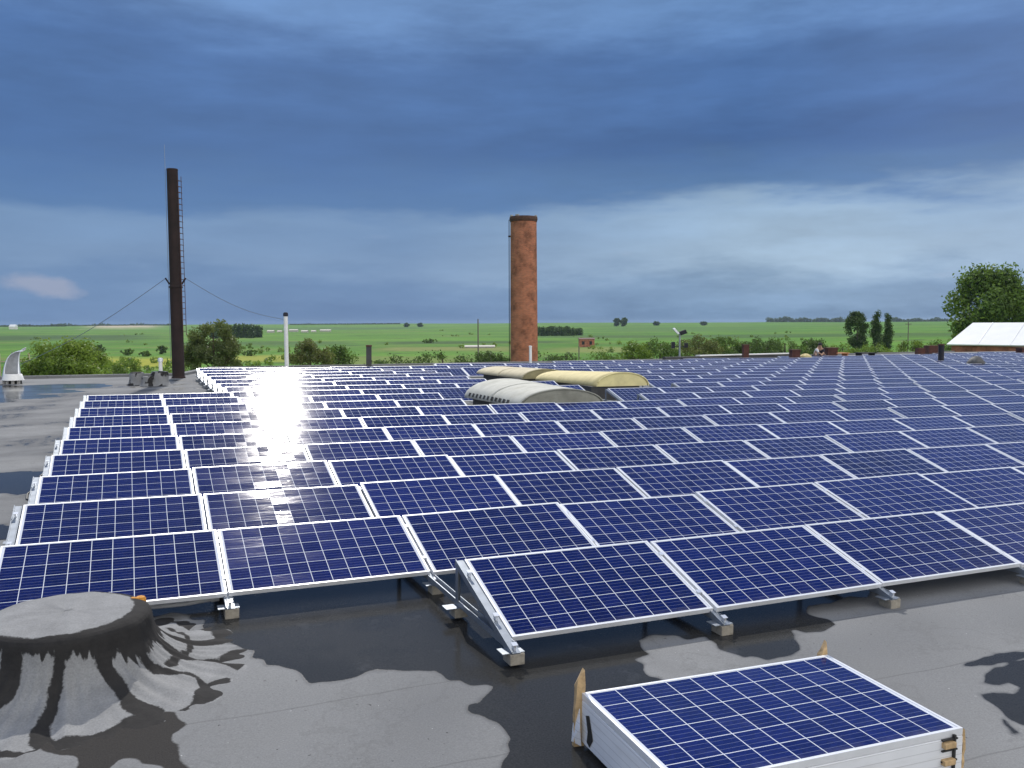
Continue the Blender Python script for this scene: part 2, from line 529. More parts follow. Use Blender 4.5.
def leaf_mat(name, c0, c1, c2, scale=0.7):
    m = bpy.data.materials.new(name)
    m.use_nodes = True
    t = NT(m.node_tree)
    b = t.n['Principled BSDF']
    pos = t.new('ShaderNodeTexCoord').outputs['Object']
    a = t.rng(t.noise(pos, scale, 3, 0.6), 0.35, 0.65)
    f = t.rng(t.noise(pos, scale * 9, 2, 0.6), 0.35, 0.68)
    big = t.rng(t.noise(pos, scale * 0.55, 2, 0.5), 0.38, 0.62)
    c = t.mix(f, t.mix(a, c0, c1), c2)
    c = t.mix(1.0, c, t.mix(big, (0.62, 0.66, 0.62), (1.30, 1.25, 1.1)), 'MULTIPLY')
    t.put(b.inputs['Base Color'], c)
    b.inputs['Roughness'].default_value = 0.6
    b.inputs['Specular IOR Level'].default_value = 0.25
    # thin leaves let light through
    tr = t.new('ShaderNodeBsdfTranslucent')
    t.put(tr.inputs[0], t.mix(0.35, c, (0.16, 0.24, 0.03)))
    ms = t.new('ShaderNodeMixShader')
    ms.inputs[0].default_value = 0.34
    t.l.new(b.outputs[0], ms.inputs[1])
    t.l.new(tr.outputs[0], ms.inputs[2])
    t.l.new(ms.outputs[0], t.n['Material Output'].inputs[0])
    return m


L = {
    'tall': leaf_mat('leaves_tall', (0.060, 0.115, 0.022), (0.110, 0.190, 0.036), (0.160, 0.250, 0.050), 0.5),
    'mid': leaf_mat('leaves_mid', (0.0607, 0.1148, 0.0270), (0.1013, 0.1755, 0.0378), (0.1418, 0.2228, 0.0540)),
    'dark': leaf_mat('leaves_dark', (0.0297, 0.0607, 0.0203), (0.0513, 0.0945, 0.0270), (0.0743, 0.1215, 0.0338)),
    'lime': leaf_mat('leaves_lime', (0.1013, 0.1755, 0.0270), (0.1620, 0.2497, 0.0405), (0.2025, 0.2903, 0.0540)),
    'olive': leaf_mat('leaves_olive', (0.0743, 0.1080, 0.0405), (0.1215, 0.1553, 0.0607), (0.1688, 0.1958, 0.0810)),
    'brown': leaf_mat('leaves_brown', (0.1148, 0.1013, 0.0473), (0.1620, 0.1485, 0.0675), (0.1485, 0.1890, 0.0540)),
}


PATCHES = [
    (40, 176, 195, 250, (0.30, 0.30, 0.03), 0.9), (190, 310, 215, 262, (0.27, 0.28, 0.04), 0.85),
    (380, 520, 290, 345, (0.19, 0.20, 0.06), 0.8), (560, 770, 270, 330, (0.19, 0.21, 0.06), 0.8),
    (-80, 150, 520, 760, (0.035, 0.075, 0.022), 0.8), (540, 1000, 520, 640, (0.045, 0.09, 0.025), 0.7),
    (380, 560, 400, 455, (0.035, 0.07, 0.02), 0.8), (90, 156, 1500, 2400, (0.42, 0.36, 0.26), 0.95),
    (180, 340, 380, 470, (0.05, 0.10, 0.025), 0.7), (330, 480, 190, 235, (0.16, 0.19, 0.05), 0.7),
    (600, 780, 900, 1300, (0.07, 0.15, 0.03), 0.7), (200, 420, 1100, 1500, (0.055, 0.12, 0.03), 0.7)]


def field_build(t, b, vec, c):
    sp = t.new('ShaderNodeSeparateXYZ')
    t.put(sp.inputs[0], vec)
    patch = t.noise(vec, 0.0045, 4, 0.55, (1.0, 2.6, 1))
    c = t.mix(t.rng(patch, 0.38, 0.62), (0.060, 0.158, 0.015), (0.100, 0.225, 0.022))
    p2 = t.noise(vec, 0.011, 5, 0.6, (1.0, 2.2, 1))
    c = t.mix(t.rng(p2, 0.54, 0.68, 0, 0.85), c, (0.145, 0.170, 0.045))
    p3 = t.noise(vec, 0.03, 5, 0.65, (1.0, 1.8, 1))
    c = t.mix(t.rng(p3, 0.58, 0.66, 0, 0.8), c, (0.030, 0.062, 0.018))
    # sown strips: bearing (pixel column of the survey) and distance from the roof
    dx = t.math('SUBTRACT', sp.outputs[0], CAM.x)
    dy = t.math('SUBTRACT', sp.outputs[1], CAM.y)
    fwd = t.math('ADD', t.math('MULTIPLY', dx, FW.x), t.math('MULTIPLY', dy, FW.y))
    lat = t.math('ADD', t.math('MULTIPLY', dx, RT.x), t.math('MULTIPLY', dy, RT.y))
    bear = t.math('DIVIDE', lat, t.math('MAXIMUM', fwd, 1.0))
    wob = t.math('SUBTRACT', t.noise(vec, 0.018, 4, 0.6), 0.5)
    for xa, xb, d0, d1, colr, amt in PATCHES:
        ba, bb = (xa - 512) / F_PX, (xb - 512) / F_PX
        sb = (bb - ba) * 0.12
        sd = (d1 - d0) * 0.22
        bw = t.math('ADD', bear, t.math('MULTIPLY', wob, 0.12))
        fw_ = t.math('ADD', fwd, t.math('MULTIPLY', wob, (d1 - d0) * 1.1))
        k = t.math('MULTIPLY', t.math('MULTIPLY', t.rng(bw, ba - sb, ba + sb), t.math('SUBTRACT', 1.0, t.rng(bw, bb - sb, bb + sb))),
                   t.math('MULTIPLY', t.rng(fw_, d0 - sd, d0 + sd), t.math('SUBTRACT', 1.0, t.rng(fw_, d1 - sd, d1 + sd))))
        c = t.mix(t.math('MULTIPLY', k, amt), c, colr)
    p4 = t.noise(vec, 0.35, 4, 0.7)
    c = t.mix(t.rng(p4, 0.3, 0.7), t.mix(1.0, c, (0.72, 0.74, 0.72), 'MULTIPLY'), t.mix(1.0, c, (1.22, 1.2, 1.2), 'MULTIPLY'))
    return c


M['field'] = mat('meadow', rough=0.95, spec=0.1, build=field_build, coords='World')
M['sand'] = mat('bare_sand', (0.42, 0.36, 0.26), 0.95, coords='World', vscale=0.05)
M['yellowfield'] = mat('flowering_field', (0.33, 0.31, 0.03), 0.95, coords='World', vscale=0.2, var=0.35)
M['haygreen'] = mat('pale_meadow', (0.19, 0.22, 0.06), 0.95, coords='World', vscale=0.1, var=0.2)
M['darkgreen'] = mat('rough_pasture', (0.040, 0.085, 0.022), 0.95, coords='World', vscale=0.1, var=0.3)
M['plaster'] = mat('white_plaster', (0.72, 0.70, 0.66), 0.9)
M['palewall'] = mat('pale_sheet', (0.45, 0.43, 0.38), 0.8, var=0.15)
M['tin'] = mat('grey_tin_roof', (0.40, 0.41, 0.42), 0.6)


# ------------------------------------------------------------------ mesh helpers
class MB:
    def __init__(s):
        s.v, s.f, s.m, s.uv = [], [], [], {}

    def add(s, vs, fs, mi=0):
        o = len(s.v)
        s.v += [Vector(v) for v in vs]
        for f in fs:
            s.f.append([i + o for i in f])
            s.m.append(mi)
        return o

    def box(s, c, d, mi=0, X=None, rz=0.0):
        c = Vector(c)
        hx, hy, hz = d[0] / 2, d[1] / 2, d[2] / 2
        pts = [Vector((x, y, z)) for z in (-hz, hz) for x, y in ((-hx, -hy), (hx, -hy), (hx, hy), (-hx, hy))]
        if X is not None:
            pts = [X @ p for p in pts]
        elif rz:
            Q = Matrix.Rotation(rz, 3, 'Z')
            pts = [Q @ p for p in pts]
        s.add([c + p for p in pts], [(3, 2, 1, 0), (4, 5, 6, 7), (0, 1, 5, 4), (1, 2, 6, 5), (2, 3, 7, 6), (3, 0, 4, 7)], mi)
        return s

    def tube(s, pts, rad, seg=8, mi=0, cap=True):
        pts = [Vector(p) for p in pts]
        rads = rad if isinstance(rad, (list, tuple)) else [rad] * len(pts)
        o = len(s.v)
        for i, p in enumerate(pts):
            a = pts[max(i - 1, 0)]
            b = pts[min(i + 1, len(pts) - 1)]
            d = (b - a).normalized()
            u = d.cross(Vector((0.3, 0.1, 1)) if abs(d.z) < 0.9 else Vector((1, 0, 0))).normalized()
            v = d.cross(u)
            for k in range(seg):
                an = 2 * math.pi * k / seg
                s.v.append(p + (u * math.cos(an) + v * math.sin(an)) * rads[i])
        for i in range(len(pts) - 1):
            for k in range(seg):
                k2 = (k + 1) % seg
                s.f.append([o + i * seg + k, o + i * seg + k2, o + (i + 1) * seg + k2, o + (i + 1) * seg + k])
                s.m.append(mi)
        if cap:
            s.f.append([o + k for k in range(seg)][::-1])
            s.m.append(mi)
            s.f.append([o + (len(pts) - 1) * seg + k for k in range(seg)])
            s.m.append(mi)
        return s

    def lathe(s, prof, seg=32, c=(0, 0, 0), mi=0, jitter=None, uvscale=True):
        c = Vector(c)
        o = len(s.v)
        for r, z in prof:
            for k in range(seg):
                a = 2 * math.pi * k / seg
                rr = r + (jitter(a, z) if jitter else 0)
                s.v.append(c + Vector((rr * math.cos(a), rr * math.sin(a), z)))
        rad = max(r for r, _ in prof)
        for i in range(len(prof) - 1):
            for k in range(seg):
                k2 = (k + 1) % seg
                fi = len(s.f)
                s.f.append([o + i * seg + k, o + i * seg + k2, o + (i + 1) * seg + k2, o + (i + 1) * seg + k])
                s.m.append(mi)
                if uvscale:
                    a0, a1 = 2 * math.pi * k / seg * rad, 2 * math.pi * (k + 1) / seg * rad
                    s.uv[fi] = [(a0, prof[i][1]), (a1, prof[i][1]), (a1, prof[i + 1][1]), (a0, prof[i + 1][1])]
        return s

    def build(s, name, mats, parent=None, smooth=False, bevel=0.0):
        me = bpy.data.meshes.new(name)
        me.from_pydata(s.v, [], s.f)
        for m in (mats if isinstance(mats, (list, tuple)) else [mats]):
            me.materials.append(m)
        me.polygons.foreach_set('material_index', s.m)
        if s.uv:
            ul = me.uv_layers.new(name='UVMap')
            for fi, uvs in s.uv.items():
                p = me.polygons[fi]
                for li, q in zip(p.loop_indices, uvs):
                    ul.data[li].uv = q
        if smooth:
            me.polygons.foreach_set('use_smooth', [True] * len(me.polygons))
        me.update()
        ob = bpy.data.objects.new(name, me)
        col.objects.link(ob)
        if parent is not None:
            ob.parent = parent
        if bevel:
            bv = ob.modifiers.new('bevel', 'BEVEL')
            bv.width = bevel
            bv.segments = 2
            bv.limit_method = 'ANGLE'
        if smooth:
            try:
                me.set_sharp_from_angle(angle=R(40))
            except Exception:
                pass
        return ob


def box_uv(mb):
    """brick coordinates for upright walls"""
    for fi, f in enumerate(mb.f):
        p = [mb.v[i] for i in f]
        n = (p[1] - p[0]).cross(p[2] - p[1])
        h = Vector((-n.y, n.x, 0))
        if h.length < 1e-6:
            h = Vector((1, 0, 0))
            mb.uv[fi] = [(q.x, q.y) for q in p]
        else:
            h.normalize()
            mb.uv[fi] = [(q.dot(h), q.z) for q in p]
    return mb


def tag(o, label=None, cat=None, group=None, kind=None):
    if label: o['label'] = label
    if cat: o['category'] = cat
    if group: o['group'] = group
    if kind: o['kind'] = kind
    return o


def empty(name, loc=(0, 0, 0), rz=0.0):
    o = bpy.data.objects.new(name, None)
    col.objects.link(o)
    o.empty_display_size = 0.2
    o.location = loc
    o.rotation_euler = (0, 0, rz)
    return o


def copy_tree(o, parent=None):
    c = o.copy()
    col.objects.link(c)
    if parent is not None:
        c.parent = parent
    for ch in list(o.children):
        copy_tree(ch, c)
    return c


ORD = ['', 'first', 'second', 'third', 'fourth', 'fifth', 'sixth', 'seventh', 'eighth', 'ninth', 'tenth', 'eleventh', 'twelfth', 'thirteenth',
       'fourteenth', 'fifteenth', 'sixteenth', 'seventeenth', 'eighteenth', 'nineteenth']
TENS = {2: ('twenty', 'twentieth'), 3: ('thirty', 'thirtieth'), 4: ('forty', 'fortieth')}


def ordinal(n):
    if n < 20:
        return ORD[n]
    a, b = divmod(n, 10)
    return TENS[a][1] if b == 0 else TENS[a][0] + '-' + ORD[b]


# ------------------------------------------------------------------ ground
GZ = -7.0


def sstep(a, b, x):
    t = max(0.0, min(1.0, (x - a) / (b - a)))
    return t * t * (3 - 2 * t)


def ground_h(x, y):
    r = math.hypot(x - CAM.x, y - CAM.y)
    h = GZ + 8.6 * sstep(350, 2600, r) - 6 * sstep(3000, 4200, r)
    k = sstep(150, 900, r)
    h += k * 2.6 * noise.noise(Vector((x / 420, y / 420, 3.1))) + sstep(500, 1500, r) * 2.2 * noise.noise(Vector((x / 1100, y / 1100, 9.7)))
    return h


mb = MB()
radii = [0, 30, 60, 90, 120, 150, 180, 210, 250, 300, 350, 420, 500, 600, 720, 860, 1000, 1200, 1450, 1700, 2000, 2300, 2600, 2900, 3200, 3600, 4200]
SEG = 160
vs = [Vector((CAM.x, CAM.y, GZ))]
for r in radii[1:]:
    for k in range(SEG):
        a = 2 * math.pi * k / SEG
        x, y = CAM.x + r * math.cos(a), CAM.y + r * math.sin(a)
        vs.append(Vector((x, y, ground_h(x, y))))
fs = [(0, 1 + k, 1 + (k + 1) % SEG) for k in range(SEG)]
for i in range(len(radii) - 2):
    for k in range(SEG):
        k2 = (k + 1) % SEG
        fs.append((1 + i * SEG + k, 1 + (i + 1) * SEG + k, 1 + (i + 1) * SEG + k2, 1 + i * SEG + k2))
mb.add(vs, fs)
tag(mb.build('field', M['field'], smooth=True), kind='structure')


settle(False)
# ------------------------------------------------------------------ the roof we stand on
ROOF = [(-16, -14), (112, -14), (112, 60), (72, 54.5), (58, 51.0), (46, 46.8), (30, 42.4), (12, 39.3), (4.5, 38.4), (2.9, 33.6), (-16, 31.2)]
mb = MB()
n = len(ROOF)
mb.add([Vector((x, y, 0)) for x, y in ROOF] + [Vector((x, y, -0.35)) for x, y in ROOF], [list(range(n))] + [(i + n, (i + 1) % n + n, (i + 1) % n, i) for i in range(n)])
tag(mb.build('flat_roof', M['felt']), kind='structure')
mb = MB()
ins = [(x * 0.998 + 0.05, y * 0.995) for x, y in ROOF]
mb.add([Vector((x, y, -0.36)) for x, y in ins] + [Vector((x, y, GZ - 0.5)) for x, y in ins], [(i + n, (i + 1) % n + n, (i + 1) % n, i) for i in range(n)])
tag(mb.build('factory_walls', M['render']), 'brown rendered walls of the factory under the flat roof', 'building')
mb = MB()
for i in range(3, 10):                                      # low felted kerb along the far edge
    a, b = Vector((*ROOF[i], 0)), Vector((*ROOF[i + 1], 0))
    d = (b - a)
    X = Matrix.Rotation(math.atan2(d.y, d.x), 3, 'Z')
    mb.box((a + b) / 2 + Vector((0, 0, 0.05)), (d.length + 0.1, 0.30, 0.11), X=X)
tag(mb.build('roof_kerb', M['felt']), kind='structure')


def cover(X, Y, outlines, soft, wob):
    """coverage 0..1 of a set of outlines (surveyed as picture points on the roof) over a grid of roof points"""
    best = np.full(X.shape, -9.0)
    for pix in outlines:
        P = [at_z(x, y, 0) for x, y in pix]
        inside = np.zeros(X.shape, bool)
        dist = np.full(X.shape, 9.0)
        for a, b in zip(P, P[1:] + P[:1]):
            ex, ey = b.x - a.x, b.y - a.y
            L2 = ex * ex + ey * ey + 1e-9
            tpar = np.clip(((X - a.x) * ex + (Y - a.y) * ey) / L2, 0, 1)
            dist = np.minimum(dist, np.hypot(X - a.x - tpar * ex, Y - a.y - tpar * ey))
            cr = ((a.y > Y) != (b.y > Y)) & (X < (b.x - a.x) * (Y - a.y) / ((b.y - a.y) if abs(b.y - a.y) > 1e-9 else 1e-9) + a.x)
            inside ^= cr
        best = np.maximum(best, np.where(inside, dist, -dist))
    return np.clip(0.5 + (best + wob) / (2 * soft), 0, 1)


def felt_sheet(name, x0, x1, y0, y1, st_, zz_, wet, tar, soft, wamp, wsc, damp=0.0):
    nx, ny = int((x1 - x0) / st_) + 1, int((y1 - y0) / st_) + 1
    xs, ys = np.linspace(x0, x1, nx), np.linspace(y0, y1, ny)
    X, Y = np.meshgrid(xs, ys)
    # cheap smooth wobble of the outline
    wob = np.zeros(X.shape)
    g_ = random.Random(nx)
    for o_ in range(16):
        fq = wsc * 1.35 ** (o_ // 2)
        an, ph = g_.uniform(0, 6.28), g_.uniform(0, 6.28)
        wob += np.sin(X * fq * math.cos(an) + Y * fq * math.sin(an) + ph) / 1.25 ** (o_ // 2)
    wob *= wamp / 2.2
    wa = np.maximum(cover(X, Y, wet, soft, wob), damp * (0.8 + 0.8 * wob / (wamp + 1e-9)).clip(0, 1.2)) if wet else np.zeros(X.shape)
    ta = cover(X, Y, tar, soft, wob) if tar else np.zeros(X.shape)
    V = np.stack([X, Y, np.full(X.shape, zz_)], -1).reshape(-1, 3)
    idx = np.arange(nx * ny).reshape(ny, nx)
    Fq = np.stack([idx[:-1, :-1], idx[:-1, 1:], idx[1:, 1:], idx[1:, :-1]], -1).reshape(-1, 4)
    me = bpy.data.meshes.new(name)
    me.from_pydata(V.tolist(), [], Fq.tolist())
    me.materials.append(M['felt'])
    for nm, arr in (('wet', wa), ('tarred', ta)):
        at_ = me.attributes.new(nm, 'FLOAT', 'POINT')
        at_.data.foreach_set('value', arr.reshape(-1).astype(np.float32))
    o_ = bpy.data.objects.new(name, me)
    col.objects.link(o_)
    return tag(o_, kind='structure')


WET_NEAR = [
    [(150, 618), (172, 613), (197, 622), (211, 636), (232, 645), (256, 650), (259, 658), (274, 669), (293, 679), (309, 687), (332, 683), (352, 679),
     (379, 675), (410, 671), (434, 672), (449, 681), (461, 685), (482, 688), (479, 704), (473, 706), (492, 724), (507, 739), (506, 763), (512, 790),
     (640, 800), (690, 740), (690, 690), (666, 683), (652, 672), (640, 661), (652, 655), (637, 641), (660, 637), (682, 637), (706, 636), (724, 648), (744, 658), (767, 660),
     (791, 655), (797.6, 650), (791, 639), (796, 632), (834.5, 625), (828, 621), (811, 615), (814, 608), (868, 598), (860, 580), (700, 590), (620, 600), (560, 575),
     (500, 545), (430, 545), (230, 570), (150, 590)],
    [(964, 688), (985, 677), (1000, 670), (1040, 660), (1060, 690), (1040, 722), (1022, 726), (1004, 716), (990, 706), (976, 700), (970, 692), (990, 691), (1012, 694), (1024, 688), (1010, 684), (990, 686)],
    [(940, 670), (960, 664), (982, 660), (1000, 656), (1030, 651), (1030, 655), (1000, 661), (985, 664), (965, 669), (945, 673)],
    [(1002, 719), (1006, 722), (1018, 733), (1015, 733), (1005, 725)]]
TAR_NEAR = [
    [(30, 745), (70, 738), (120, 728), (165, 715), (172, 725), (160, 738), (178, 745), (205, 765), (190, 790), (150, 775), (120, 760), (100, 790), (84, 790), (86, 762), (50, 752)]]
WET_FAR = [
    [(-40, 473), (0, 474), (20, 472), (34, 474), (29, 493), (12, 496), (0, 494), (-40, 500)],
    [(-40, 523), (0, 524), (14, 520), (9, 541), (0, 548), (-40, 556)],
    [(-60, 387), (0, 386), (60, 384.5), (105, 384), (112, 386), (98, 388), (60, 389), (92, 391.5), (60, 393.5), (36, 394), (58, 396.5), (30, 399), (8, 399), (20, 402), (-60, 406)]]
felt_sheet('roof_felt', -1.4, 8.4, -3.2, 2.6, 0.022, 0.004, WET_NEAR, TAR_NEAR, 0.035, 0.05, 5.0)
felt_sheet('roof_felt', -7.0, 3.25, 5.0, 31.0, 0.09, 0.004, WET_FAR, None, 0.12, 0.16, 1.6, 0.44)

# ------------------------------------------------------------------ solar panels
TILT = R(17.1113)
W, LEN, D, Z0 = 1.675, 0.992, 1.72523, 0.17
PW, TH = 1.652, 0.036
CT, ST = math.cos(TILT), math.sin(TILT)


def panel_geo(mbf, mbg, X=None):
    """frame and laminate of one 60-cell panel; local x along the long side, y up the slope, z = glass normal, origin at the low left top edge"""
    X = X or Matrix.Identity(4)
    fw = 0.011
    def q(x, y, z): return X @ Vector((x, y, z))
    def bx(m_, x0, x1, y0, y1, z0, z1):
        pts = [q(x, y, z) for z in (z0, z1) for x, y in ((x0, y0), (x1, y0), (x1, y1), (x0, y1))]
        m_.add(pts, [(3, 2, 1, 0), (4, 5, 6, 7), (0, 1, 5, 4), (1, 2, 6, 5), (2, 3, 7, 6), (3, 0, 4, 7)])
    fw = 0.016
    bx(mbf, 0, PW, 0, fw, -TH, 0)
    bx(mbf, 0, PW, LEN - fw, LEN, -TH, 0)
    bx(mbf, 0, fw, fw, LEN - fw, -TH, 0)
    bx(mbf, PW - fw, PW, fw, LEN - fw, -TH, 0)
    fi = len(mbg.f)
    bx(mbg, fw, PW - fw, fw, LEN - fw, -0.010, -0.003)
    mbg.m[fi] = 1
    for k in range(6):
        mbg.uv[fi + k] = [(0.001, 0.001)] * 4
    mbg.uv[fi + 1] = [(fw, fw), (PW - fw, fw), (PW - fw, LEN - fw), (fw, LEN - fw)]


SKIP = [  # (x0, x1, y0, y1): openings of the rooflights
    (9.0, 11.75, 13.1, 16.6), (13.4, 16.0, 17.4, 21.8), (12.6, 15.0, 21.4, 26.2)]


def last_row(X):
    return int(round(17 + max(0, (X - 8)) * 0.125))


def blocked(x0, y0):
    for a, b, c, d in SKIP:
        if x0 + PW > a and x0 < b and y0 + LEN * CT > c and y0 < d:
            return True
    return False


spots = []
order_in_row = {}
for r in range(0, 27):
    for c in range(0, 60):
        if r == 0 and c < 2: continue
        if r >= 11 and c < 2: continue
        if r > last_row(c * W): continue
        x0, y0 = c * W, r * D
        if blocked(x0, y0): continue
        mid = px((x0 + W / 2, y0 + 0.45, Z0 + 0.15))
        left = px((x0, y0 + 0.45, Z0 + 0.15))
        if left[0] > 1150: continue
        order_in_row[r] = order_in_row.get(r, 0) + 1
        vis = 0 < mid[0] < 1024 or 0 < left[0] < 1024 or (left[0] < 0 < px((x0 + W, y0 + 0.45, Z0 + 0.15))[0])
        area = (W * F_PX / mid[2]) * (LEN * F_PX / mid[2]) * 0.3
        spots.append((-(area if vis else area * 1e-3), r, c, order_in_row[r]))
spots.sort()
single = spots[:298]
mass = spots[298:]

root0 = empty('solar_panel')
mf, mg = MB(), MB()
panel_geo(mf, mg)
mf.build('frame', M['alu'], root0)
mg.build('cell_sheet', [M['cells'], M['dark']], root0)
GROUP_P = 'solar panels mounted in tilted rows on the flat roof'
prnd = random.Random(3)
for i, (_, r, c, k) in enumerate(single):
    o = root0 if i == 0 else copy_tree(root0)
    # hand-mounted: never quite in line
    o.location = (c * W + (W - PW) / 2 + prnd.gauss(0, 0.003), r * D + prnd.gauss(0, 0.007), Z0 + prnd.gauss(0, 0.006))
    o.rotation_euler = (TILT + prnd.gauss(0, 0.006), prnd.gauss(0, 0.0025), prnd.gauss(0, 0.0015))
    side = 'left end'
    rowname = 'short front row' if r == 0 else ordinal(r + 1) + ' row from the front'
    if k == 1:
        lab = f'tilted blue solar panel at the left end of the {rowname}'
    else:
        lab = f'tilted blue solar panel {ordinal(k)} from the left end of the {rowname}'
    tag(o, lab, 'solar panel', GROUP_P)
mf, mg = MB(), MB()
for _, r, c, k in mass:
    X = Matrix.Translation((c * W + (W - PW) / 2, r * D + prnd.gauss(0, 0.008), Z0 + prnd.gauss(0, 0.006))) @ Matrix.Rotation(TILT + prnd.gauss(0, 0.006), 4, 'X') @ Matrix.Rotation(prnd.gauss(0, 0.0025), 4, 'Y')
    panel_geo(mf, mg, X)
far = empty('far_solar_panels')
tag(far, 'distant mass of blue solar panels covering the rear of the roof', 'solar panels', kind='stuff')
mf.build('frame', M['alu'], far)
mg.build('cell_sheet', [M['cells'], M['dark']], far)
have = {(r, c) for _, r, c, _ in spots}

# ------------------------------------------------------------------ mounting triangles under every joint
XR = Matrix.Rotation(TILT, 3, 'X')
sv, nv = Vector((0, CT, ST)), Vector((0, -ST, CT))
LOW = Vector((0, 0, Z0))


def slope_box(mb_, x, s0, s1, n0, n1, wx):
    mb_.box(LOW + Vector((x, 0, 0)) + sv * ((s0 + s1) / 2) + nv * ((n0 + n1) / 2), (wx, s1 - s0, n1 - n0), X=XR)


def bracket_parts(root):
    a = MB()
    slope_box(a, 0, -0.165, 1.0, -0.078, -TH - 0.002, 0.050)
    slope_box(a, -0.030, -0.165, 1.0, -0.078, -TH + 0.010, 0.008)
    slope_box(a, 0.030, -0.165, 1.0, -0.078, -TH - 0.004, 0.008)
    a.build('sloped_rail', M['galv'], root)
    a = MB()
    a.box((-0.035, 0.92, 0.248), (0.006, 0.055, 0.26))
    a.box((-0.015, 0.944, 0.248), (0.034, 0.006, 0.26))
    a.build('rear_post', M['galv'], root)
    a = MB()
    a.box((0.0, 0.80, 0.090), (0.050, 1.70, 0.006))
    a.box((-0.028, 0.80, 0.108), (0.006, 1.70, 0.042))
    a.box((0.028, 0.80, 0.108), (0.006, 1.70, 0.042))
    a.build('base_rail', M['galv'], root)
    a = MB()
    a.box((-0.01, -0.075, 0.080), (0.16, 0.11, 0.006))
    a.build('foot_plate', M['galv'], root)
    a = MB()
    a.box((-0.045, 0.93, 0.080), (0.18, 0.11, 0.006))
    a.build('foot_plate', M['galv'], root)
    a = MB()
    a.box((0.012, -0.08, 0.0385), (0.105, 0.13, 0.077))
    a.build('foot_block', M['block'], root, bevel=0.004)
    a = MB()
    a.box((-0.01, 0.95, 0.0385), (0.105, 0.13, 0.077))
    a.build('foot_block', M['block'], root, bevel=0.004)
    for s_ in (-0.12, 0.22, 0.78):
        a = MB()
        slope_box(a, 0, s_ - 0.02, s_ + 0.02, -TH, 0.0005, 0.016)
        slope_box(a, 0, s_ - 0.02, s_ + 0.02, 0.0005, 0.004, 0.040)
        a.build('clamp', M['zinc'], root)


def bracket_plain():
    a = MB()
    slope_box(a, 0, -0.165, 1.0, -0.078, -TH - 0.002, 0.050)
    slope_box(a, -0.030, -0.165, 1.0, -0.078, -TH + 0.010, 0.008)
    a.box((-0.03, 0.93, 0.25), (0.03, 0.05, 0.30))
    a.box((0, 0.80, 0.105), (0.056, 1.70, 0.04))
    a.box((-0.02, -0.075, 0.042), (0.16, 0.12, 0.084))
    return a


br0 = empty('support_frame')
bracket_parts(br0)
br_plain = bracket_plain().build('support_frame', M['galv'])
GROUP_B = 'triangular support frames under the panels'
first_full, first_plain = True, True
joints = []
for r in range(0, 27):
    for c in range(0, 61):
        if (r, c) in have or (r, c - 1) in have:
            x, y, k = px((c * W, r * D, Z0))
            if x > 1090 or x < -160: continue
            leftend = (r, c - 1) not in have
            joints.append((r, c, leftend, k, 0 < x < 1040))
rowfirst = {}
for r, c, _, _, _ in joints:
    rowfirst[r] = min(rowfirst.get(r, 99), c)
rest = MB()
nb = 0
joints.sort(key=lambda j: (0 if (j[2] and j[4]) else 1, j[3]))
for r, c, leftend, k, vis in joints:
    full = r <= 1 or (leftend and r <= 5)
    want = vis and (r <= 6 or leftend)
    if not want or nb >= 150:
        t_ = bracket_plain()
        off = Vector((c * W - (0.02 if leftend else 0), r * D, 0))
        rest.add([v + off for v in t_.v], t_.f)
        continue
    if full:
        o = br0 if first_full else copy_tree(br0)
        first_full = False
    else:
        o = br_plain if first_plain else br_plain.copy()
        if not first_plain: col.objects.link(o)
        first_plain = False
    nb += 1
    o.location = (c * W - (0.028 if leftend else 0.0) + prnd.gauss(0, 0.003), r * D, 0.026 if leftend else 0)
    rowname = 'short front row' if r == 0 else ordinal(r + 1) + ' row from the front'
    kth = c - rowfirst[r]
    if kth == 0:
        lab = f'triangular grey metal support under the open left end of the {rowname}'
    elif leftend:
        lab = f'triangular grey metal support beside the rooflight gap in the {rowname}'
    else:
        lab = f'grey metal support under the {ordinal(kth)} joint of the {rowname}'
    tag(o, lab, 'support frame', GROUP_B)
ro = rest.build('rear_support_frames', M['galv'])
tag(ro, 'distant mass of grey metal supports under the rear panels', 'support frames', kind='stuff')

# cables looping out at the left ends of rows
mb = MB()
for r in range(2, 9):
    y = r * D
    mb = MB()
    mb.tube([(0.02, y + 0.9, 0.33), (-0.10, y + 0.86, 0.12), (-0.20 - 0.1 * rnd.random(), y + 0.65, 0.015), (-0.24, y + 0.3, 0.012), (-0.12, y + 0.05, 0.02), (0.0, y - 0.15, 0.10)], 0.011, 6)
    o = mb.build('cable', M['black'], smooth=True)
    tag(o, f'black cable looping onto the felt at the left end of the {ordinal(r + 1)} row', 'cable', 'black cables at the left row ends')

mb = MB()
mb.tube([at_z(120, 606, 0.05), at_z(155, 607, 0.05), at_z(185, 604, 0.055), at_z(213, 599, 0.065)], 0.017, 10)
mb.tube([at_z(211, 599.4, 0.064), at_z(219, 598, 0.068)], 0.024, 10)
tag(mb.build('conduit', M['cablegrey'], smooth=True), 'pale grey conduit lying beside the tarred vent, under the panels', 'conduit')

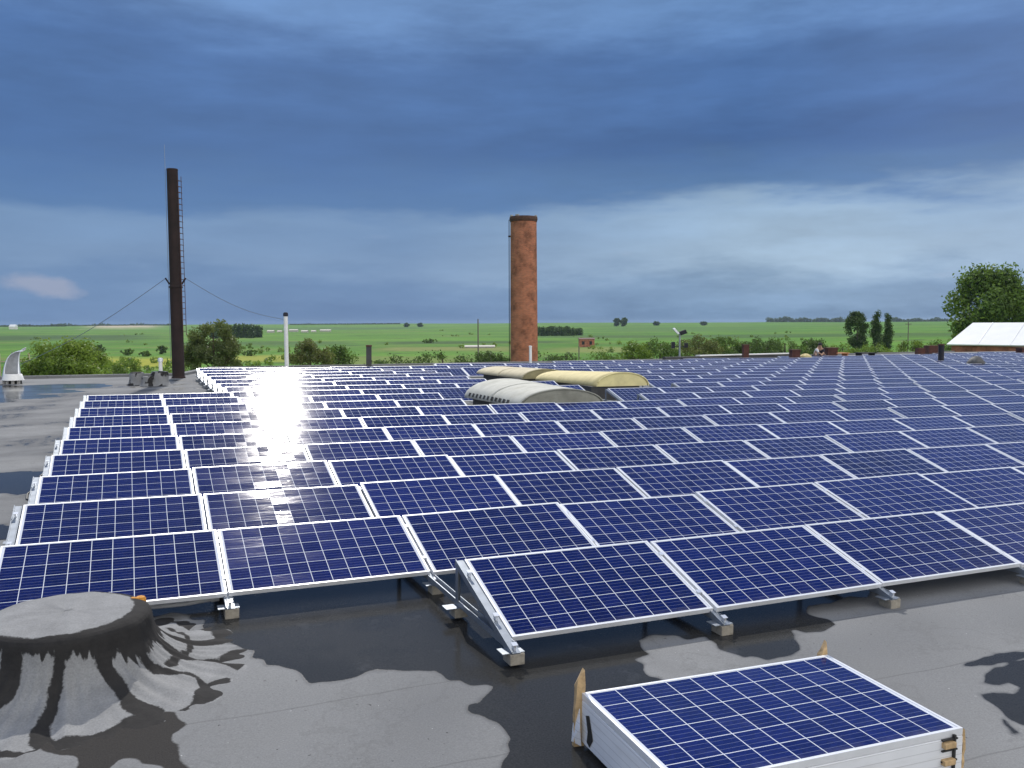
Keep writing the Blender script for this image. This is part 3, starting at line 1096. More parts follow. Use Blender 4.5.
# ------------------------------------------------------------------ tarred roof vent in the near left corner
VC = Vector((0.60, 0.86, 0))
VSC = 1.06
PROF = [(0.0, 0.470), (0.12, 0.469), (0.24, 0.466), (0.34, 0.462), (0.40, 0.458), (0.43, 0.453), (0.455, 0.444), (0.475, 0.430), (0.488, 0.41), (0.495, 0.38), (0.50, 0.34), (0.507, 0.30), (0.518, 0.26),
        (0.535, 0.22), (0.56, 0.18), (0.59, 0.145), (0.63, 0.112), (0.68, 0.085), (0.73, 0.064), (0.79, 0.046), (0.85, 0.032), (0.90, 0.022), (0.95, 0.013), (1.00, 0.006), (1.06, 0.003), (1.08, 0.0015), (1.10, -0.001)]
PROF = [(a_ * (1.03 if a_ < 0.52 else 1.03 + 0.02 * min(1, (a_ - 0.52) / 0.3)), b_) for a_, b_ in PROF]
prof2 = []
for (r0, z0), (r1, z1) in zip(PROF, PROF[1:]):
    for j in range(4):
        prof2.append((r0 + (r1 - r0) * j / 4, z0 + (z1 - z0) * j / 4))
prof2.append(PROF[-1])
prof2[0] = (0.002, 0.470)
NS = 420
SEAMS = [(-64, 0.065, 0.46, 1.0), (-93, 0.05, 0.46, 0.95), (-128, 0.10, 0.46, 1.0), (-36, 0.045, 0.46, 0.98), (-14, 0.06, 0.48, 0.95), (18, 0.05, 0.48, 1.0), (52, 0.06, 0.48, 1.0), (95, 0.06, 0.48, 1.0), (150, 0.08, 0.48, 1.0), (-160, 0.06, 0.48, 1.0)]
mb = MB()
tars = []
for r, zv in prof2:
    for k in range(NS):
        a = 2 * math.pi * k / NS
        nx = noise.noise(Vector((math.cos(a) * 3, math.sin(a) * 3, r * 4)))
        fold = noise.noise(Vector((math.cos(a) * 11, math.sin(a) * 11, r * 1.5)))
        skirt = sstep(0.48, 0.58, r) * (1 - sstep(0.95, 1.18, r))
        rr = r * (1 + 0.05 * skirt * nx + 0.05 * sstep(0.8, 1.1, r) * noise.noise(Vector((math.cos(a) * 3.5, math.sin(a) * 3.5, 41)))) + (0.012 * nx if r > 0.3 else 0)
        zz_ = zv + skirt * 0.028 * fold + (0.006 * nx if r < 0.46 else 0)
        mb.v.append(VC + Vector((rr * math.cos(a), rr * math.sin(a), max(zz_ * 0.90, -0.001))))
        soft = lambda d_: max(0.0, min(1.0, 0.5 + d_ / 0.085))      # signed distance -> coverage
        deg = math.degrees(a)
        dg = (deg + 180) % 360 - 180
        drip = 0.07 + 0.07 * noise.noise(Vector((math.cos(a) * 9, math.sin(a) * 9, 2))) + 0.07 * noise.noise(Vector((math.cos(a) * 26, math.sin(a) * 26, 2)))
        innr = 0.447 - 0.02 * noise.noise(Vector((math.cos(a) * 4, math.sin(a) * 4, 8)))
        wide = 0.07 * max(0.0, math.cos(a - R(-20)))            # the tar is broader on the right hand side
        zthr = 0.375 - 0.17 * max(0.0, math.cos(a - R(-10))) - 0.9 * (drip - 0.07)
        t_ = min(soft(r - innr + wide * 0.7), soft((zv - zthr) * 0.6))
        for sd, wd, ra, rb in SEAMS:
            da = R((deg - sd + 180) % 360 - 180) + 0.22 * noise.noise(Vector((r * 3, sd * 0.3, 4)))
            ww = wd * (0.75 + 0.6 * noise.noise(Vector((r * 4, sd, 1)))) * (1 + 0.8 * sstep(0.75, 1.08, r))
            rb = rb + 0.12
            if ra < r < rb:
                t_ = max(t_, soft(ww * 0.9 - abs(da) * r))
        ringr = 1.05 + 0.05 * noise.noise(Vector((math.cos(a) * 2.2, math.sin(a) * 2.2, 20)))
        t_ = max(t_, soft(0.055 * (1 + 1.5 * noise.noise(Vector((math.cos(a) * 4, math.sin(a) * 4, 30)))) - abs(r - ringr)))
        if -30 < dg < 75:                                        # swirls of tar on the right skirt
            t_ = max(t_, soft(0.028 - abs(r - (0.74 + 0.07 * math.sin(a * 3)))))
        tars.append(t_)
for i in range(len(prof2) - 1):
    for k in range(NS):
        k2 = (k + 1) % NS
        mb.f.append([i * NS + k, (i + 1) * NS + k, (i + 1) * NS + k2, i * NS + k2])
        mb.m.append(0)
vent = mb.build('roof_vent', M['tarfelt'], smooth=True)
at = vent.data.attributes.new('tar', 'FLOAT', 'POINT')
at.data.foreach_set('value', tars)
tag(vent, 'capped round vent wrapped in grey felt with black tar runs, in the near left corner', 'roof vent')
mb = MB()
fp = at_z(138, 598, 0.408)
rr_ = random.Random(5)
for i in range(7):
    mb.lathe([(0.002, 0.022), (0.016, 0.020), (0.024, 0.008), (0.026, -0.02)], 9, fp + Vector((rr_.uniform(-0.03, 0.03), rr_.uniform(-0.015, 0.015), -0.012)), uvscale=False)
mb.build('foam_patch', M['foam'], vent, smooth=True)
# ------------------------------------------------------------------ stack of boxed panels in the near right corner
st = empty('panel_crate', (3.222, -1.262, 0), -0.04)
tag(st, 'torn white carton stack with splintered wooden corners, lying in front of the rows', 'crate')
CW, CD = 1.655, 0.995
ztop = lambda y: 0.262 + 0.02 * y      # the stack leans a little to the front
mb = MB()
def quadbox(mb_, x0, x1, y0, y1, z0, zf):
    v = [(x0, y0, z0), (x1, y0, z0), (x1, y1, z0), (x0, y1, z0), (x0, y0, zf(y0)), (x1, y0, zf(y0)), (x1, y1, zf(y1)), (x0, y1, zf(y1))]
    mb_.add([Vector(q) for q in v], [(3, 2, 1, 0), (4, 5, 6, 7), (0, 1, 5, 4), (1, 2, 6, 5), (2, 3, 7, 6), (3, 0, 4, 7)])
quadbox(mb, 0, CW, -CD, 0, 0.03, ztop)
cart = mb.build('carton', M['carton'], st, bevel=0.006)
mb = MB()
for k in range(4):                                        # dark slits where the nested frames show in the torn carton
    mb.box((CW - 0.095, -CD - 0.004, 0.075 + 0.055 * k), (0.10, 0.012, 0.008))
mb.box((CW - 0.066, -CD - 0.006, 0.16), (0.012, 0.014, 0.20))
mb.add([(-0.003, -0.06, 0.20), (-0.003, -0.10, 0.215), (-0.003, -0.125, 0.16), (-0.003, -0.15, 0.10), (-0.003, -0.11, 0.045), (-0.003, -0.075, 0.06), (-0.003, -0.085, 0.12)], [tuple(range(7))])
mb.build('tear', M['black'], st)
def splint(name, x, y, z0, z1, wx, wy, seed):
    g = random.Random(seed)
    m_ = MB()
    nseg = 7
    ring = []
    for i in range(nseg + 1):
        f_ = i / nseg
        zz_ = z0 + (z1 - z0) * f_
        k = 1.0 if f_ < 0.86 else 1.0 - 0.40 * (f_ - 0.86) / 0.14
        j = lambda: g.uniform(-0.004, 0.004)
        ox = 0.012 * f_ * f_
        lift = (-0.015, 0.028, 0.035, -0.02) if i == nseg else (0, 0, 0, 0)
        ring.append([Vector((x + ox + a * wx * k / 2 + j(), y + b * wy * k / 2 + j(), zz_ + l)) for (a, b), l in zip(((-1, -1), (1, -1), (1, 1), (-1, 1)), lift)])
    m_.add([p for r_ in ring for p in r_], [(3, 2, 1, 0), tuple(nseg * 4 + q for q in range(4))] + [(i * 4 + q, i * 4 + (q + 1) % 4, (i + 1) * 4 + (q + 1) % 4, (i + 1) * 4 + q) for i in range(nseg) for q in range(4)])
    return m_.build(name, M['wood'], st)
o = splint('corner_post', -0.012, 0.014, 0.0, 0.395, 0.055, 0.030, 1)
tag(o, 'splintered pale wooden corner post sticking up')
o = splint('corner_post', CW - 0.02, 0.028, 0.0, 0.345, 0.045, 0.040, 2)
o = splint('corner_post', CW + 0.006, -CD + 0.03, 0.0, 0.235, 0.016, 0.055, 3)
o = splint('corner_post', -0.018, -CD - 0.01, 0.0, 0.26, 0.045, 0.045, 4)
for zc in (0.215, 0.128, 0.050):
    mb = MB()
    mb.box((CW - 0.105, -CD - 0.010, zc), (0.075, 0.03, 0.030))
    mb.build('wood_batten', M['wood'], st, bevel=0.004)
mb = MB()
mb.add([(-0.010, 0.0, 0.22), (-0.03, -0.05, 0.13), (-0.012, -0.03, 0.02), (-0.045, 0.02, 0.03), (-0.03, 0.03, 0.15), (-0.02, 0.03, 0.22)], [(0, 1, 4, 5), (1, 2, 3, 4)])
fl = mb.build('torn_flap', M['carton'], st)
sm = fl.modifiers.new('thick', 'SOLIDIFY'); sm.thickness = 0.004
lp = copy_tree(root0)
lp.location = (3.222, -1.262, 0.301)
ey = Vector((-CD * math.sin(0.04), -CD * math.cos(0.04), 0))
lp.rotation_euler = (0.02, 0.0, -0.04)
lp.location = Vector((3.222, -1.262, 0.301)) + Vector((0.0, 0, 0)) + Matrix.Rotation(-0.04, 3, 'Z') @ Vector((0.0015, -LEN, -0.02 * LEN))
tag(lp, 'blue solar panel lying flat on top of the white carton stack in front', 'solar panel', GROUP_P)

# ------------------------------------------------------------------ rooflights
def vault(name, x0, x1, y0, y1, zb, zp0, zp1, m, dark, lab, dx=0.0, sections=2, rivets=False):
    root = empty(name, (0, 0, 0))
    tag(root, lab, 'rooflight', 'barrel rooflights among the panels')
    mbc = MB()
    mbc.box(((x0 + x1) / 2 + dx / 2, (y0 + y1) / 2, zb / 2), (x1 - x0 - 0.12, y1 - y0 - 0.12, zb))
    mbc.build('curb', M['curb'], root)
    NA, NY = 18, 12
    def pt(a, f, k=1.0):
        xm, hw = (x0 + x1) / 2 + dx * f, (x1 - x0) / 2 * k
        zp = zp0 + (zp1 - zp0) * f
        th = math.pi * a
        zc = zb + (zp - zb) * (math.sin(th) ** 0.95) * k
        return Vector((xm - hw * math.cos(th), y0 + (y1 - y0) * f, zc))
    for s_ in range(sections):
        f0, f1 = s_ / sections, (s_ + 1) / sections
        m_ = MB()
        kk = 1.0 + 0.012 * (s_ % 2)
        v = [pt(i / NA, f0 + (f1 - f0) * j / NY, kk) for j in range(NY + 1) for i in range(NA + 1)]
        f = [(j * (NA + 1) + i, (j + 1) * (NA + 1) + i, (j + 1) * (NA + 1) + i + 1, j * (NA + 1) + i + 1) for j in range(NY) for i in range(NA)]
        m_.add(v, f)
        o = m_.build('curved_sheet', m, root, smooth=True)
        so_ = o.modifiers.new('thick', 'SOLIDIFY')
        so_.thickness = 0.02
        so_.offset = -1
    for f, nm in ((0.012, 'end_wall'), (0.988, 'end_wall')):
        m_ = MB()
        m_.add([pt(i / NA, f, 0.965) for i in range(NA + 1)], [list(range(NA + 1))])
        o = m_.build(nm, dark, root)
        so_ = o.modifiers.new('thick', 'SOLIDIFY'); so_.thickness = 0.03
    for f in [0.0] + [k_ / 4 for k_ in range(1, 4)]:   # edge arch and ribs
        m_ = MB()
        m_.tube([pt(i / NA, f, 1.008) for i in range(NA + 1)], 0.020 if f == 0 else 0.010, 6)
        m_.build('edge_strip' if f == 0 else 'rib', dark if f == 0 else m, root)
    if rivets:
        for k in range(11):
            m_ = MB()
            f = 0.20 + 0.070 * k
            m_.tube([pt(0.03, f, 1.03), pt(0.09, f, 1.03)], 0.038, 5)
            m_.build('hook', M['curb'], root)
    return root


M['vend_g'] = mat('dirty_end_sheet', (0.25, 0.25, 0.21), 0.5, var=0.25, vscale=3)
M['vend_y'] = mat('yellow_end_sheet', (0.72, 0.64, 0.32), 0.6, var=0.12, vscale=3)
M['vend_c'] = mat('brown_end_sheet', (0.30, 0.27, 0.15), 0.5, var=0.25, vscale=3)
vault('rooflight', 9.3, 11.5, 13.30, 16.3, 0.34, 0.745, 0.80, M['vgrey'], M['vend_g'], 'nearest rooflight: weathered grey barrel vault with a hooked lower edge', dx=-0.25, sections=2, rivets=True)
vault('rooflight', 13.85, 15.65, 17.9, 21.3, 0.42, 0.83, 0.70, M['vyellow'], M['vend_y'], 'yellow barrel vault rooflight, brightest of the three', dx=-0.45, sections=1)
vault('rooflight', 13.15, 14.85, 21.8, 25.2, 0.42, 0.735, 0.66, M['vcream'], M['vend_c'], 'cream barrel vault rooflight behind the grey one, farthest of the three', dx=-0.35, sections=2)

# ------------------------------------------------------------------ rusty steel flue with ladder and guys
fb = Vector((2.72, 31.9, 0))
fl_ = empty('steel_flue', fb)
tag(fl_, 'tall dark rusty steel flue with side ladder, standing on the roof at left', 'flue')
mb = MB()
mb.lathe([(0.27, 0.0), (0.255, 0.06), (0.232, 0.08), (0.232, 3.55)], 28)
mb.build('lower_pipe', M['rust'], fl_, smooth=True)
mb = MB()
mb.lathe([(0.222, 3.66), (0.208, 8.16), (0.208, 8.17), (0.196, 8.17), (0.196, 7.4)], 28)
mb.build('upper_pipe', M['rust'], fl_, smooth=True)
mb = MB()
mb.lathe([(0.232, 3.55), (0.265, 3.56), (0.265, 3.61), (0.232, 3.62), (0.222, 3.68)], 28)
ml = Vector((RT.x, RT.y, 0)).normalized()
flg = mb.build('flange', M['rust'], fl_)
mb = MB()
mb.lathe([(0.208, 8.10), (0.215, 8.11), (0.215, 8.15), (0.208, 8.16)], 28)
mb.build('top_ring', M['rust'], fl_)
for s_ in (-1, 1):
    mb = MB()
    mb.tube([ml * 0.24 * s_ + Vector((0, 0, 3.70)), ml * 0.40 * s_ + Vector((0, 0, 3.94))], 0.035, 6)
    mb.build('lug', M['rust'], flg)
mb = MB()
perp = Vector((-ml.y, ml.x, 0))
for s_ in (-1, 1):
    mb.tube([ml * 0.30 + perp * 0.17 * s_ + Vector((0, 0, 1.7)), ml * 0.27 + perp * 0.17 * s_ + Vector((0, 0, 7.9))], 0.013, 6)
for i in range(27):
    zz_ = 1.85 + i * 0.225
    mb.tube([ml * 0.20 + Vector((0, 0, zz_)), ml * 0.32 + Vector((0, 0, zz_))], 0.014, 5)
    mb.tube([ml * 0.30 - perp * 0.17 + Vector((0, 0, zz_)), ml * 0.30 + perp * 0.17 + Vector((0, 0, zz_))], 0.012, 5)
mb.build('ladder', M['rustbright'], fl_)
mb = MB()
mb.tube([ml * -0.29 + Vector((0, 0, 0.6)), ml * -0.275 + Vector((0, 0, 8.2)), ml * -0.275 + Vector((0, 0, 9.1))], [0.010, 0.010, 0.006], 6)
mb.build('lightning_rod', M['galv'], fl_)
for tgt in ((-0.372 - 3.5, 36.6, 0.2), (7.86, 38.5, 2.35)):
    m_ = MB()
    a, b = ml * (0.40 if tgt[0] > 3 else -0.40) + Vector((0, 0, 3.92)), Vector(tgt) - fb
    pts = [a.lerp(b, i / 10) - Vector((0, 0, 0.30 * math.sin(math.pi * i / 10))) for i in range(11)]
    m_.tube(pts, 0.012, 5, cap=False)
    m_.build('guy_wire', M['galv'], fl_)

# white vent pipe on the far roof edge
wp = empty('vent_pipe', (7.93, 38.2, 0))
tag(wp, 'slim white vent pipe with dark cap standing on the far roof edge', 'vent pipe')
mb = MB()
mb.lathe([(0.10, 0.0), (0.10, 2.52)], 18)
mb.build('pipe', M['white'], wp, smooth=True)
mb = MB()
mb.lathe([(0.10, 2.52), (0.118, 2.53), (0.118, 2.66), (0.08, 2.71), (0.002, 2.72)], 18)
mb.build('cap', M['cloth'], wp, smooth=True)

# ------------------------------------------------------------------ bright cowl at far left
cb_ = at_z(14, 384, 0)
cw = empty('vent_cowl', cb_, -0.4)
tag(cw, 'shiny white curved sheet metal cowl at the far left roof edge', 'vent cowl')
mb = MB()
NR, NP = 14, 14
v = []
for j in range(NP + 1):
    f_ = j / NP
    hz = 0.16 + 1.00 * math.sin(f_ * math.pi / 2) ** 0.9
    wdt = 0.27 * (1 - f_) ** 0.8 + 0.05
    ctr = -0.08 + 0.06 * f_ + 0.42 * f_ ** 3.0
    for i in range(NR + 1):
        a = math.pi * (0.10 + 1.0 * i / NR) + math.pi * 0.5 * (1 - f_) * (i / NR - 0.5)
        v.append(Vector((ctr + wdt * math.cos(a), 0.24 * (1 - 0.72 * f_) * math.sin(a) - 0.0, hz + 0.10 * f_ * (1 - i / NR))))
mb.add(v, [(j * (NR + 1) + i, j * (NR + 1) + i + 1, (j + 1) * (NR + 1) + i + 1, (j + 1) * (NR + 1) + i) for j in range(NP) for i in range(NR)])
o = mb.build('hood', M['zinc'], cw, smooth=True)
sm = o.modifiers.new('thick', 'SOLIDIFY'); sm.thickness = 0.025
mb = MB()
mb.lathe([(0.36, 0.14), (0.34, 0.18), (0.29, 0.34), (0.26, 0.36)], 20, c=(-0.03, 0, 0))
mb.build('collar', M['white'], cw, smooth=True)
for i, (dx_, dy_) in enumerate(((-0.26, -0.10), (-0.09, -0.2), (0.10, -0.2), (0.24, -0.08), (0.0, 0.2))):
    m_ = MB()
    m_.box((dx_ - 0.03, dy_, 0.075), (0.075, 0.08, 0.15))
    m_.build('foot', M['conc'], cw)
mb = MB()
mb.box((-0.02, 0.02, 0.07), (0.44, 0.26, 0.13))
mb.build('opening', M['black'], cw)

# tarred vent stubs and a white vent pipe beside the steel flue
def stub(x, y, r, h, lab, seed):
    g = Vector((x, y, 0))
    m_ = MB()
    jit = lambda a, zz: 0.05 * r * noise.noise(Vector((math.cos(a) * 2 + seed, math.sin(a) * 2, zz * 3)))
    m_.lathe([(r * 1.5, 0.003), (r * 1.2, h * 0.12), (r * 1.02, h * 0.35), (r, h * 0.8), (r * 0.92, h * 0.97), (r * 0.6, h), (0.002, h * 1.01)], 22, jitter=jit)
    o_ = m_.build('roof_vent', M['tarfelt'], smooth=True)
    o_.location = g
    a_ = o_.data.attributes.new('tar', 'FLOAT', 'POINT')
    a_.data.foreach_set('value', [0.62 if abs(noise.noise(v_.co * 2.4 + Vector((seed, 0, 0)))) < 0.22 else 0.1 for v_ in o_.data.vertices])
    return tag(o_, lab, 'roof vent', 'tarred vent stubs beside the steel flue')
p = at_z(137, 385, 0); stub(p.x, p.y, 0.24, 0.46, 'low tarred vent stub farthest left of the steel flue', 1)
p = at_z(148, 386, 0); stub(p.x, p.y, 0.20, 0.34, 'smallest tarred vent stub, between two others beside the steel flue', 4)
p = at_z(160, 385.5, 0); stub(p.x, p.y, 0.29, 0.50, 'tarred vent stub closest to the steel flue', 9)
p = at_z(161, 379, 0)
wv = empty('vent_pipe', p)
tag(wv, 'short white vent pipe with collar behind the tarred stubs', 'vent pipe')
mb = MB(); mb.lathe([(0.075, 0), (0.065, 0.72)], 14); mb.build('pipe', M['white'], wv, smooth=True)
mb = MB(); mb.lathe([(0.065, 0.66), (0.10, 0.68), (0.10, 0.78), (0.06, 0.82), (0.002, 0.825)], 14); mb.build('cap', M['zinc'], wv, smooth=True)

# ------------------------------------------------------------------ round brick chimney behind the roof
settle(True)
use_axes(AX_WORLD)
bc = at_d(524, 340, 75)
bk_ = empty('brick_chimney', (bc.x, bc.y, GZ))
tag(bk_, 'tall round red brick chimney standing behind the roof', 'chimney')
H_TOP = 11.25 - GZ
M['soot'] = mat('sooty_brick', (0.085, 0.045, 0.035), 0.95, var=0.4, vscale=4, bump=0.4, bscale=10)
mb = MB()
prof = [(1.20, 0.0)] + [(1.20 - 0.10 * (i / 30), H_TOP * (i / 30) * 0.975) for i in range(1, 31)]
mb.lathe(prof, 56)
mb.build('shaft', M['brick'], bk_, smooth=True)
mb = MB()
zt = H_TOP * 0.975
rg = lambda a, zz: (0.03 * noise.noise(Vector((math.cos(a) * 6, math.sin(a) * 6, zz * 2))) if zz > zt + 0.2 else 0)
mb.lathe([(1.10, zt - 0.02), (1.14, zt), (1.14, zt + 0.12), (1.18, zt + 0.13), (1.18, zt + 0.30), (1.15, zt + 0.42), (0.92, zt + 0.44), (0.86, zt + 0.1), (0.86, zt - 3)], 56, jitter=rg)
o = mb.build('crown', M['soot'], bk_)
tag(o, 'sooty corbelled brick crown')
mb = MB()
gg = random.Random(12)
for i in range(9):
    a = gg.uniform(0, 6.28)
    mb = MB()
    mb.box((1.04 * math.cos(a), 1.04 * math.sin(a), zt + 0.45 + gg.uniform(0, 0.04)), (0.30, 0.18, gg.uniform(0.06, 0.18)), rz=a + 1.57)
    mb.build('loose_brick', M['conc'], bk_)
mb = MB()
pz = 9.6 - GZ
mb.box(-ml * 1.17 + Vector((0, 0, pz)), (0.26, 0.2, 0.12), rz=math.atan2(ml.y, ml.x))
mb.tube([-ml * 1.26 + Vector((0, 0, 2)), -ml * 1.22 + Vector((0, 0, zt + 0.2))], 0.03, 6)
mb.build('lightning_conductor', M['rust'], bk_)
settle(False)
use_axes(AX_ROOF)
wv = empty('vent_pipe', at_y(530.5, 362, 40.5) * 1.0)
wv.location.z = 0
tag(wv, 'thin white pipe in front of the round brick chimney', 'vent pipe')
mb = MB(); mb.lathe([(0.08, 0), (0.08, 0.95)], 12); mb.build('pipe', M['white'], wv, smooth=True)
mb = MB(); mb.lathe([(0.08, 0.95), (0.095, 0.96), (0.095, 1.02), (0.002, 1.03)], 12); mb.build('cap', M['white'], wv, smooth=True)


# ------------------------------------------------------------------ small brick stacks, pipes and clutter on the far roof
M['darkbrick'] = mat('dark_brick', (0.085, 0.032, 0.024), 0.9, var=0.4, vscale=6, bump=0.4, bscale=20)


def edge_Y(x, y):
    """depth of the strip of bare roof just behind the last panel row on this bearing"""
    p_ = at_z(x, y, 0.45)
    return (last_row(p_.x) + 0.78) * D


def brick_stub(xa, xb, yt, yb, lab, cap=True, mname='darkbrick'):
    Y = edge_Y((xa + xb) / 2, yb) + 0.25
    t_ = at_y((xa + xb) / 2, yt, Y)
    k = px(t_)[2]
    wd = (xb - xa) / F_PX * k
    ht = max(0.5, t_.z)
    root = empty('brick_stack', (t_.x, t_.y, 0), math.atan2(RT.y, RT.x) + 0.15)
    tag(root, lab, 'brick stack', 'low brick stacks on the far roof edge')
    m_ = MB()
    m_.box((0, 0, ht / 2), (wd, wd * 0.8, ht))
    sh_ = box_uv(m_).build('shaft', M[mname], root)
    if cap:
        m_ = MB()
        m_.box((0, 0, ht + 0.03), (wd * 1.12, wd * 0.92, 0.07))
        m_.build('cap', M['rustbright'], sh_)
    return root


def gap_spot(x, y):
    """nearest walkway between two panel rows at this place"""
    p_ = at_z(x, y, 0.40)
    r_ = round((p_.y - 1.30) / D)
    q_ = at_y(x, y, r_ * D + 1.32)
    return Vector((q_.x, q_.y, 0))


brick_stub(743, 748.5, 345.5, 358, 'slim red brick stack rising from the dark parapet')
brick_stub(790.5, 799, 350.5, 359, 'square red brick stack left of the crouching workers')
brick_stub(825.5, 836, 348.5, 357.5, 'square red brick stack right of the crouching workers')
brick_stub(916.5, 924, 348, 357, 'broken orange brick stack left of the dark pipe', cap=False)
brick_stub(926, 938, 345.5, 354, 'wide dark brick stack just behind the dark pipe', cap=False)
brick_stub(1018.5, 1030, 348.5, 356, 'brick stack at the right edge under the white roof')
brick_stub(366.2, 371.5, 346.5, 369, 'dark narrow stack on the rear edge right of the white vent pipe', mname='curb')
dp = gap_spot(941, 362)
root = empty('dark_pipe', dp)
tag(root, 'thick dark vent pipe rising among the panels at right', 'vent pipe')
mb = MB(); mb.lathe([(0.20, 0), (0.155, 0.08), (0.155, 1.30)], 16); mb.build('pipe', M['cloth'], root, smooth=True)
mb = MB(); mb.lathe([(0.155, 1.30), (0.175, 1.31), (0.175, 1.37), (0.13, 1.375), (0.13, 1.1)], 16); mb.build('rim', M['rustbright'], root, smooth=True)
tp = gap_spot(976, 364.5)
mb = MB()
gg = random.Random(4)
NSg = 26
prof = [(0.40, 0.0), (0.40, 0.35), (0.43, 0.50), (0.34, 0.66), (0.20, 0.78), (0.10, 0.83), (0.002, 0.84)]
mb.lathe(prof, NSg, jitter=lambda a, zz: 0.09 * noise.noise(Vector((math.cos(a) * 2.5, math.sin(a) * 2.5, zz * 4))))
o = mb.build('tarpaulin_heap', M['tarp'], smooth=True)
o.location = tp
tag(o, 'dark grey tarpaulin heap among the panels at far right', 'heap')
for i, (xa, xb, yb, m_, lab) in enumerate(((857, 873, 360.3, 'cloth', 'flat black board lying on the panels right of the workers'), (833, 846, 359.5, 'orange', 'flat orange sheet lying beside the workers'),
                                             (799, 812, 359.5, 'vyellow', 'pale yellow packing heap left of the workers'))):
    Yb = edge_Y((xa + xb) / 2, yb) + 0.2
    a, b = at_y(xa, yb, Yb), at_y(xb, yb, Yb)
    a.z = b.z = 0
    d_ = b - a
    mb = MB()
    if i < 2:
        mb.box((0, 0, 0.62), (d_.length, 0.6, 0.05))
        mb.box((-d_.length * 0.4, 0, 0.30), (0.06, 0.5, 0.60))
        mb.box((d_.length * 0.4, 0, 0.30), (0.06, 0.5, 0.60))
    else:
        mb.lathe([(0.45, 0.0), (0.42, 0.3), (0.30, 0.55), (0.10, 0.66), (0.002, 0.67)], 16, jitter=lambda a_, z_: 0.12 * noise.noise(Vector((math.cos(a_) * 2, math.sin(a_) * 2, z_ * 4))))
    o = mb.build(('board', 'board', 'packing_heap')[i], M[m_])
    o.location = (a + b) / 2
    o.rotation_euler.z = math.atan2(d_.y, d_.x)
    tag(o, lab, ('board', 'board', 'heap')[i])

# dark parapet wall with white coping
pa, pb = at_y(664, 360.0, edge_Y(664, 360) + 1.0), at_y(790, 357.5, edge_Y(790, 357.5) + 1.0)
pa.z = pb.z = 0
pr_ = empty('parapet', (0, 0, 0))
tag(pr_, 'low dark parapet wall with white coping behind the panels', 'parapet')
d_ = pb - pa
Xp = Matrix.Rotation(math.atan2(d_.y, d_.x), 3, 'Z')
mid = (pa + pb) / 2
mb = MB(); mb.box(mid + Vector((0, 0, 0.28)), (d_.length, 0.22, 0.55), X=Xp); mb.build('wall', M['curb'], pr_)
mb = MB(); mb.box(mid + d_ * 0.12 + Vector((0, 0, 0.585)), (d_.length * 0.76, 0.34, 0.06), X=Xp); mb.build('coping', M['white'], pr_)


# floodlight pole
lp_ = at_z(679.5, 360.3, 0)
k = px(lp_)[2]
fp_ = empty('floodlight_pole', lp_, math.atan2(RT.y, RT.x))
tag(fp_, 'grey pole with tilted floodlight heads behind the parapet', 'floodlight')
hp = 27.5 / F_PX * k
mb = MB(); mb.tube([(0, 0, 0), (0, 0, hp)], [0.07, 0.05], 10); mb.build('pole', M['galv'], fp_, smooth=True)
mb = MB(); mb.box((-0.26, -0.05, hp + 0.10), (0.48, 0.34, 0.14), X=Matrix.Rotation(R(48), 3, 'Y')); mb.build('lamp_head', M['zinc'], fp_, bevel=0.02)
mb = MB(); mb.box((0.22, 0.02, hp + 0.02), (0.42, 0.36, 0.26), X=Matrix.Rotation(R(-20), 3, 'Y')); mb.build('lamp_head', M['cloth'], fp_, bevel=0.03)
mb = MB(); mb.tube([(-0.4, 0, hp - 0.9), (0.4, 0, hp - 0.9)], 0.03, 6); mb.box((-0.42, 0, hp - 0.8), (0.22, 0.2, 0.42)); mb.box((0.42, 0, hp - 0.82), (0.22, 0.2, 0.30)); mb.build('speaker_arm', M['cloth'], fp_)


# ------------------------------------------------------------------ two workers
def person(loc, rz, lab, joints, edges, radii, cmat, parts, scale=1.0):
    me = bpy.data.meshes.new('person')
    me.from_pydata([Vector(j) * scale for j in joints], edges, [])
    me.materials.append(cmat)
    o_ = bpy.data.objects.new('person', me)
    col.objects.link(o_)
    o_.location = loc
    o_.rotation_euler.z = rz
    sk = o_.modifiers.new('skin', 'SKIN')
    sk.use_smooth_shade = True
    for v_, rd in zip(me.skin_vertices[0].data, radii):
        v_.radius = (rd * scale, rd * scale)
    me.skin_vertices[0].data[0].use_root = True
    sb = o_.modifiers.new('sub', 'SUBSURF')
    sb.levels = 2
    sb.render_levels = 2
    tag(o_, lab, 'person', 'workers crouching on the far roof')
    return o_


